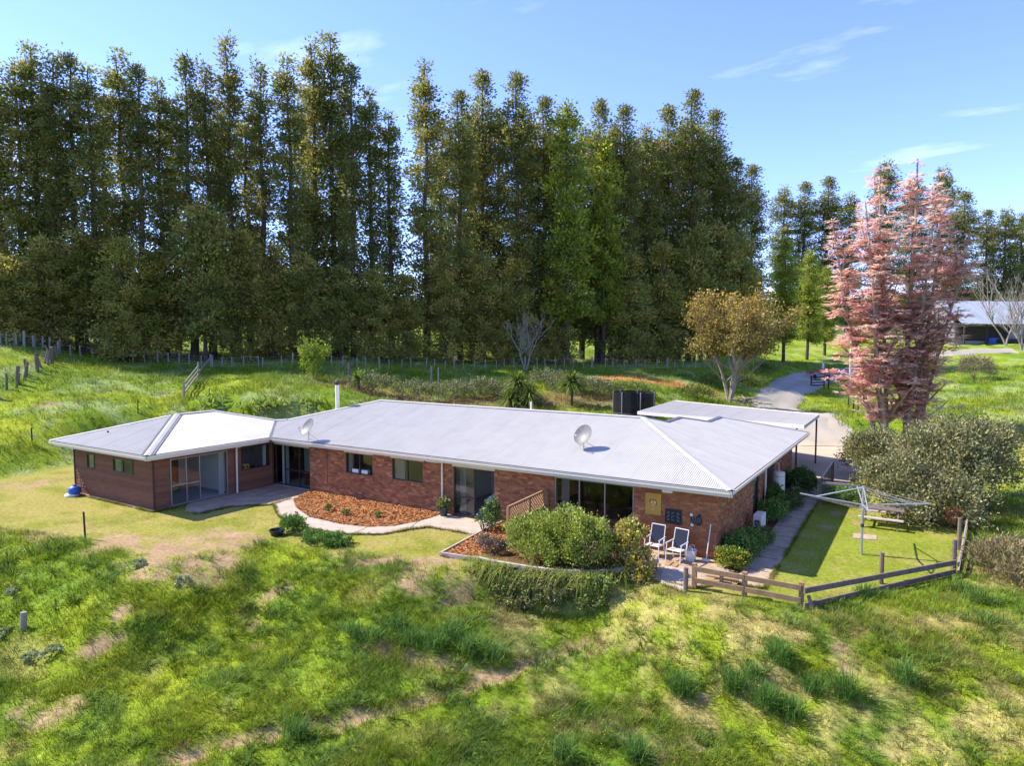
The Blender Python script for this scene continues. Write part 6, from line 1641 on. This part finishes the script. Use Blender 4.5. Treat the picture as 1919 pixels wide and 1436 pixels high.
shrub('round_bush', 'large round light green bush in the raised bed by the lattice screen', b1, [(0.2, 0.1, 0.85, 1.25, 0.95, 0.85), (-0.95, -0.1, 0.65, 0.85, 0.75, 0.70), (0.95, 0.0, 0.75, 0.85, 0.75, 0.75), (0.1, -0.4, 0.45, 1.1, 0.7, 0.55)], 30000, 0.085, [(0.215, 0.290, 0.022), (0.285, 0.345, 0.032), (0.140, 0.210, 0.020)], 0.26, upb=0.6, tipcols=[(0.40, 0.43, 0.09), (0.48, 0.47, 0.15)], stems=7, k=90, cf=0.13, fill=0.85, tipf=0.42)
b2 = (-2.07, -2.728, 0)
shrub('yellow_shrub', 'yellow and bronze leaved shrub beside the garden chairs', b2, [(0, 0.1, 0.85, 0.55, 0.5, 0.85), (0.35, -0.15, 0.15, 0.5, 0.45, 0.5), (-0.45, 0.1, 0.45, 0.45, 0.45, 0.55), (0.5, -0.4, -0.25, 0.5, 0.4, 0.45)], 7500, 0.10, [(0.46, 0.42, 0.05), (0.28, 0.31, 0.04), (0.54, 0.37, 0.07), (0.20, 0.24, 0.04)], 0.36, tipcols=[(0.55, 0.32, 0.08), (0.62, 0.50, 0.25)], stems=6, k=40, cf=0.16, tipf=0.3)
b3 = (-6.699, -3.778, 0.1)
shrub('bed_plant', 'pinkish dry flowering plant at the corner of the raised bed', b3, [(0, 0, 0.25, 0.45, 0.3, 0.3), (-0.5, 0.3, 0.2, 0.35, 0.3, 0.28)], 2200, 0.07, [(0.20, 0.13, 0.11), (0.14, 0.12, 0.05), (0.28, 0.20, 0.17)], 0.3, stems=3)
# trailing growth over the retaining wall
for i, (f, lab, cols) in enumerate(((0.06, 'yellow green grassy plant trailing over the retaining wall near the mulch bed', [(0.22, 0.23, 0.03), (0.13, 0.16, 0.025)]),
                                    (0.24, 'dark leafy creeper trailing over the retaining wall below the round bush', [(0.085, 0.11, 0.025), (0.13, 0.14, 0.035)]),
                                    (0.42, 'dry olive creeper hanging down the retaining wall', [(0.16, 0.14, 0.05), (0.10, 0.12, 0.03)]),
                                    (0.60, 'green grassy creeper hanging over the middle of the retaining wall', [(0.09, 0.13, 0.025), (0.13, 0.16, 0.03)]),
                                    (0.80, 'leafy creeper hanging over the retaining wall under the yellow shrub', [(0.12, 0.13, 0.03), (0.17, 0.16, 0.035)]))):
    q = np.array([np.interp(f * 7, range(8), [p[j] for p in cap_pts]) for j in range(2)])
    jt = lambda v, s_: v + float(rng.normal(0, s_))
    shrub('creeper', lab, (q[0], q[1] - 0.12, -0.15), [(jt(0, .15), -0.10, jt(0.14, .06), 0.6, 0.2, 0.26), (jt(-0.35, .12), -0.22, jt(-0.22, .1), jt(0.5, .08), 0.22, jt(0.36, .06)), (jt(0.4, .12), -0.2, jt(-0.2, .1), jt(0.45, .08), 0.22, jt(0.34, .06)), (jt(-0.1, .25), -0.40, jt(-0.62, .1), jt(0.6, .1), 0.28, 0.28)], 4600, 0.10, [tuple(v * 1.9 for v in c_) for c_ in cols], 0.22, upb=-0.2, stems=3, tipcols=[(0.26, 0.22, 0.10)])
# flowers and bushes along the side wall
FG = [(0.127, 0.229, 0.038), (0.186, 0.304, 0.051), (0.094, 0.169, 0.034)]
shrub('flower_clump', 'yellow green flower clump with orange blooms at the brick corner', (0.62, -0.45, 0.02), [(0, 0, 0.25, 0.5, 0.45, 0.32)], 3200, 0.075, [(0.22, 0.27, 0.03), (0.16, 0.22, 0.03)], 0.34, stems=3, flowers=([(0.65, 0.13, 0.02), (0.7, 0.28, 0.03)], 60, 0.055))
shrub('flower_clump', 'green flower clump with red and white blooms below the heat pump', (0.62, 0.9, 0.02), [(0, 0, 0.3, 0.55, 0.75, 0.38), (0.1, 1.0, 0.3, 0.5, 0.6, 0.35)], 6000, 0.08, FG, 0.34, stems=4, flowers=([(0.55, 0.02, 0.015), (0.7, 0.1, 0.03), (0.75, 0.7, 0.65)], 75, 0.055))
shrub('side_bush', 'dark leafy bush in front of the heat pump', (0.85, 3.2, 0.02), [(0, 0, 0.16, 0.38, 0.55, 0.22), (-0.1, -0.9, 0.18, 0.38, 0.5, 0.24)], 3200, 0.085, [(0.09, 0.13, 0.035), (0.13, 0.17, 0.04), (0.17, 0.16, 0.05)], 0.3, stems=4)
shrub('side_bush', 'grassy green bush beyond the heat pump', (0.6, 6.2, 0.02), [(0, 0, 0.32, 0.45, 0.8, 0.38), (0.05, 0.9, 0.3, 0.4, 0.5, 0.34)], 6000, 0.11, FG, 0.2, upb=0.8, stems=4)
shrub('side_bush', 'tall leafy bush in front of the white water cylinder', (0.40, 7.75, 0.02), [(0, 0, 0.55, 0.34, 0.36, 0.55)], 3600, 0.11, [(0.09, 0.16, 0.03), (0.13, 0.21, 0.035)], 0.36, stems=4, flowers=([(0.75, 0.7, 0.65)], 10, 0.06))
shrub('side_bush', 'pale flecked bush in front of the water tank base', (0.85, 9.0, 0.02), [(0, 0, 0.26, 0.42, 0.7, 0.30), (0.1, 1.0, 0.3, 0.4, 0.5, 0.34)], 4200, 0.09, [(0.12, 0.16, 0.04), (0.08, 0.12, 0.03), (0.18, 0.19, 0.07)], 0.3, stems=4, flowers=([(0.6, 0.55, 0.45)], 30, 0.05))
shrub('side_bush', 'dark glossy bush at the far end of the side path', (0.75, 12.3, 0.02), [(0, 0, 0.5, 0.62, 0.9, 0.52), (-0.1, 1.2, 0.45, 0.45, 0.6, 0.42)], 6000, 0.11, [(0.06, 0.12, 0.025), (0.09, 0.16, 0.03), (0.13, 0.18, 0.04)], 0.4, stems=4)
shrub('gate_plant', 'low orange stemmed plant beside the lawn rail fence', (7.02, 9.059, 0), [(0, 0, 0.35, 0.35, 0.35, 0.4)], 1500, 0.10, [(0.42, 0.20, 0.08), (0.36, 0.22, 0.10)], 0.15, upb=0.9, stems=2)
shrub('low_shrub', 'low leafy plant at the lawn edge beside the garden gate', (2.823, 11.113, 0), [(0, 0, 0.3, 0.9, 0.6, 0.35)], 3500, 0.09, FG, 0.3, stems=3)
# plants in pots and beds
shrub(None, None, POT_TOP, [(0, 0, 0.15, 0.26, 0.26, 0.24)], 1300, 0.09, [(0.12, 0.18, 0.03), (0.20, 0.24, 0.05), (0.08, 0.13, 0.025)], 0.28, upb=0.7, stems=0, parent=pot_thing, tipcols=[(0.5, 0.42, 0.2)])
shrub('rose_bush', 'thin white flowered rose bush at the end of the porch', (*(-8.667, -1.551, 0)[:2], 0.05), [(0, 0, 0.5, 0.3, 0.3, 0.45), (0.3, 0.2, 0.3, 0.3, 0.3, 0.3)], 420, 0.07, FG, 0.4, stems=8, flowers=([(0.75, 0.7, 0.6)], 10, 0.05))
shrub('climber', 'leafy climber beside the lattice screen post', (-8.55, -1.1, 0.05), [(0, 0, 0.6, 0.28, 0.3, 0.6)], 1500, 0.085, [(0.10, 0.17, 0.04), (0.15, 0.22, 0.07)], 0.4, stems=3, flowers=([(0.75, 0.7, 0.6)], 8, 0.05))
for i, p in enumerate(((-16.284, -2.433, 0), (-15.054, -2.615, 0), (-13.669, -2.059, 0))):
    shrub('seedling', 'small green seedling planted in the long mulch bed', (p[0], p[1], 0.04), [(0, 0, 0.12, 0.14, 0.14, 0.13)], 300, 0.07, FG, 0.3, stems=2, group='seedlings in the mulch bed')
shrub('weed_clump', 'leafy green weed clump beside the black tub', (-15.143, -5.393, 0), [(0, 0, 0.25, 0.5, 0.4, 0.32)], 2400, 0.09, FG, 0.28, upb=0.6, stems=3)
shrub('weed_clump', 'low spreading leafy weeds below the curved path', (-13.145, -5.789, 0), [(0, 0, 0.14, 0.9, 0.45, 0.2), (0.7, 0.2, 0.12, 0.5, 0.4, 0.17)], 3600, 0.09, FG, 0.3, upb=0.6, stems=2)
shrub('thorn_bush', 'grey brown twiggy bush on the field below the barn', (10.189, 69.552, 2.928), [(0, 0, 1.2, 1.8, 1.8, 1.3)], 4200, 0.22, [(0.20, 0.15, 0.10), (0.25, 0.20, 0.13), (0.14, 0.12, 0.07)], 0.10, upb=0.5, stems=7)
shrub('dead_bush', 'dry straw coloured bush outside the lawn fence', (8.526, 3.886, -0.03), [(0, 0, 0.4, 1.2, 1.3, 0.5), (0.5, -1.4, 0.3, 1.0, 1.0, 0.4)], 6500, 0.15, [(0.30, 0.22, 0.12), (0.22, 0.17, 0.08), (0.20, 0.19, 0.06)], 0.12, upb=0.4, stems=3)
# bank behind the house
BK = [(-28.041, 22.518, 2.802), (-26.51, 24.655, 2.899), (-24.556, 25.842, 2.58), (-21.616, 30.059, 3.018), (-18.889, 30.548, 2.724), (-24.016, 30.97, 3.546), (-32.728, 17.245, 2.713), (-29.594, 19.182, 2.626)]
for i, p in enumerate(BK):
    shrub('bank_shrub', 'scrubby grey brown shrub on the bank behind the main roof', (p[0], p[1], hz(p[0], p[1])), [(0, 0, 0.6, 1.7, 1.4, 0.8), (1.1, 0.5, 0.5, 1.2, 1.2, 0.7)], 3600, 0.15, [(0.15, 0.18, 0.045), (0.20, 0.19, 0.07), (0.12, 0.17, 0.04)], 0.22, stems=3, group='scrub on the bank', tipcols=[(0.44, 0.38, 0.30)], tipf=0.14)
GB2 = [(-16.183, 32.183, 2.167), (-12.54, 37.959, 1.888), (-11.005, 53.121, 2.633), (-10.88, 59.166, 3.536), (-13.693, 49.141, 3.222)]
for i, p in enumerate(GB2):
    shrub('bank_shrub', 'green scrubby shrub on the clay bank near the yellow tree', (p[0], p[1], hz(p[0], p[1])), [(0, 0, 0.5, 1.6, 1.2, 0.6), (1.0, 0.4, 0.4, 1.1, 1.0, 0.5)], 3000, 0.15, [(0.16, 0.21, 0.035), (0.21, 0.24, 0.05), (0.12, 0.16, 0.035)], 0.22, stems=3, group='green scrub on the clay bank')
# brush pile under the yellow tree
t = thing('brush_pile', 'heap of cut bare branches under the yellow tree', 'branches', (*(-9.045, 42.419, 1.048)[:2], 0))
c = (-8.836, 42.56, 1.199); cz = hz(c[0], c[1]); t.location = (c[0], c[1], cz); LOC[t.name] = np.array((c[0], c[1], cz))
for k in range(40):
    a = rng.uniform(0, 6.28); l = rng.uniform(0.8, 2.0); p = Vector((c[0] + rng.normal(0, 1.0), c[1] + rng.normal(0, 1.2), cz + rng.uniform(0.05, 0.6)))
    d = Vector((math.cos(a), math.sin(a), rng.normal(0, .15))) * l
    MB().tube([p - d * 0.5, p + d * 0.05 + Vector((0, 0, .08)), p + d * 0.5], [0.05, 0.04, 0.02], 5).build('branch', MAT['pale_bark'], t)

# strap leaved plants
def strap_plant(name, label, base, n, L, w, cols, droop=1.0, up=(0.2, 1.4), group=None, cat='plant', trunk=0.0, segs=5, spread=0.05, stem_mat='bark', tr_r=0.11):
    b = np.array(base, float); t = thing(name, label, cat, tuple(b), 0, group)
    top = b + [0, 0, trunk]
    az = rng.uniform(0, 6.28, n); el = rng.uniform(*up, n); ln = L * rng.uniform(0.65, 1.15, n)
    o = top + np.stack([rng.normal(0, spread, n), rng.normal(0, spread, n), rng.uniform(0, 0.08, n) * (1 + 2 * (trunk > 0))], 1)
    dx, dy = np.cos(az), np.sin(az); P = []
    for s in range(segs + 1):
        f = s / segs
        r = ln * np.cos(el) * f; z = ln * np.sin(el) * f - droop * ln * 0.55 * f * f
        ww = w * (1 - f) ** 0.6 * (0.55 + 0.9 * f if f < 0.5 else 1.0)
        c_ = o + np.stack([dx * r, dy * r, z], 1)
        P.append(np.stack([c_ - np.stack([-dy * ww, dx * ww, 0 * dx], 1), c_ + np.stack([-dy * ww, dx * ww, 0 * dx], 1)], 1))
    P = np.stack(P, 1).reshape(n, -1, 3); m = P.shape[1]
    F = np.concatenate([np.arange(n)[:, None] * m + [2 * s, 2 * s + 1, 2 * s + 3, 2 * s + 2] for s in range(segs)])
    cv = np.repeat(mixcol(n, cols, 0.3), m, 0)
    link('leaves', np_mesh('leaves', P.reshape(-1, 3) - b, F4=F, colors=cv), MAT['grass'], t)
    if trunk: MB().tube([tuple(b - [0, 0, .2]), tuple(top + [0, 0, 0.1])], [tr_r, tr_r * 0.75], 7).build('trunk', MAT[stem_mat], t)
    return t
CB = [(0.14, 0.20, 0.03), (0.20, 0.26, 0.05), (0.10, 0.15, 0.025)]
for p, tr_, n, lab in (((-22.933, 24.494, 2.623), 1.6, 190, 'spiky cabbage tree head above the main roof ridge'), ((-21.479, 24.189, 2.28), 0.8, 130, 'low spiky cabbage tree beside the taller one behind the ridge'), ((-19.101, 26.856, 2.447), 1.7, 240, 'broad spiky cabbage tree left of the black trampoline'), ((-22.831, 23.327, 1.977), 0.5, 110, 'small spiky cabbage tree just over the roof ridge')):
    strap_plant('cabbage_tree', lab, (p[0], p[1], hz(p[0], p[1])), int(n * 1.7), 1.8, 0.065, CB, 0.8, (-0.3, 1.5), None, 'tree', tr_)
# ginger thicket behind the link roof
gin = []
for i in range(34):
    f = i / 33
    px = 385 + f * 245 + rng.uniform(-8, 8)
    v = rng.uniform(43.0, 47.5); u = (px - 959.5) / 1269 * v; x, y = uv(u, v)
    strap_plant('ginger_plant', 'long leaved glossy green ginger plant on the bank behind the link roof', (x, y, hz(x, y)), 40, 1.0, 0.085, [(0.20, 0.32, 0.03), (0.28, 0.38, 0.045), (0.15, 0.25, 0.03), (0.38, 0.40, 0.08)], 0.75, (0.3, 1.4), 'ginger thicket on the bank', 'plant', 0.45, spread=0.4, tr_r=0.03)
fp_ = (-32.693, 16.138, 3.355)
strap_plant('tree_fern', 'bright green fern beside the white flue', (fp_[0], fp_[1], hz(fp_[0], fp_[1])), 40, 1.7, 0.11, [(0.10, 0.18, 0.02), (0.16, 0.24, 0.03)], 0.8, (0.4, 1.2), None, 'plant', 0.8)
# tall grass clumps on the slope
TG = [(0.080, 0.180, 0.028), (0.115, 0.230, 0.035), (0.160, 0.270, 0.045), (0.065, 0.150, 0.028)]
for p, L, n in (((0.96, -6.948, -1.262), 0.62, 170), ((2.147, -6.446, -1.078), 0.62, 190), ((2.953, -6.651, -1.192), 0.65, 190), ((3.024, -5.413, -0.538), 0.6, 150), ((4.557, -5.683, -0.934), 0.7, 230), ((5.756, -4.767, -0.63), 0.62, 150), ((0.734, -9.309, -1.761), 0.55, 150), ((-6.459, -12.686, -1.841), 0.5, 150),
                ((2.549, -6.08, -0.836), 0.45, 120), ((3.868, -5.814, -0.936), 0.5, 140), ((3.515, -6.555, -1.266), 0.5, 150), ((-0.583, -10.268, -1.705), 0.5, 130), ((4.626, -1.009, 0), 0.4, 100)):
    strap_plant('tall_grass_clump', 'dark green tall grass clump on the slope below the rail fence', p, int(n * 1.7), L * 1.5, 0.009, TG, 0.75, (0.85, 1.55), 'tall grass clumps on the slope', 'grass', spread=0.13)
for p, L, n in (((-7.139, -9.319, -0.912), 0.45, 130), ((-6.153, -8.858, -0.901), 0.5, 170), ((-5.393, -8.734, -0.949), 0.55, 200), ((-4.498, -8.331, -0.978), 0.5, 180), ((-5.223, -8.22, -0.787), 0.45, 150), ((-7.811, -9.483, -0.853), 0.4, 110), ((-6.856, -8.735, -0.718), 0.4, 120), ((-3.861, -8.092, -1.071), 0.4, 120)):
    strap_plant('tall_grass_clump', 'dark green tall grass clump above the sheep track', p, int(n * 1.7), L * 1.5, 0.009, TG, 0.8, (0.8, 1.55), 'tall grass clumps above the track', 'grass', spread=0.16)
for p, L, n in (((7.548, 0.212, 0.033), 0.6, 170), ((7.261, 1.072, 0.017), 0.5, 150), ((7.593, -1.301, -0.027), 0.5, 150), ((7.677, 4.203, 0.004), 0.5, 140), ((8.478, 12.875, 0.016), 0.5, 140), ((9.131, 15.364, 0.056), 0.5, 140)):
    strap_plant('tall_grass_clump', 'fresh green tall grass clump outside the lawn fence corner', p, n, L * 1.2, 0.012, [(0.11, 0.19, 0.03), (0.16, 0.25, 0.035), (0.08, 0.14, 0.03)], 0.9, (0.6, 1.5), 'tall grass outside the lawn fence', 'grass', spread=0.2)
for p in ((-17.952, -14.042, -1.502), (-15.75, -14.317, -1.599), (-20.034, -12.959, -0.933), (-15.23, -13.983, -1.434), (-16.612, -10.67, -0.047), (-14.542, -10.347, -0.319)):
    shrub('thistle', 'low grey green thistle rosette in the slope grass', p, [(0, 0, 0.03, 0.24, 0.24, 0.06)], 300, 0.11, [(0.27, 0.33, 0.14), (0.34, 0.38, 0.19)], 0.2, stems=0, group='thistles on the slope', cat='weed')

for i, f in enumerate((0.02, 0.12, 0.2, 0.33, 0.47, 0.55, 0.66, 0.74)):
    q = [float(np.interp(f * 7, range(8), [p[j] for p in cap_pts])) for j in range(2)]
    strap_plant('trailing_grass_tuft', 'long green grass tuft spilling over the retaining wall cap', (q[0], q[1] - 0.12, 0.22), 120, 0.75, 0.010, [(0.24, 0.29, 0.03), (0.16, 0.24, 0.03), (0.34, 0.32, 0.07)], 1.9, (0.0, 1.2), 'grass spilling over the wall', 'grass', spread=0.22)
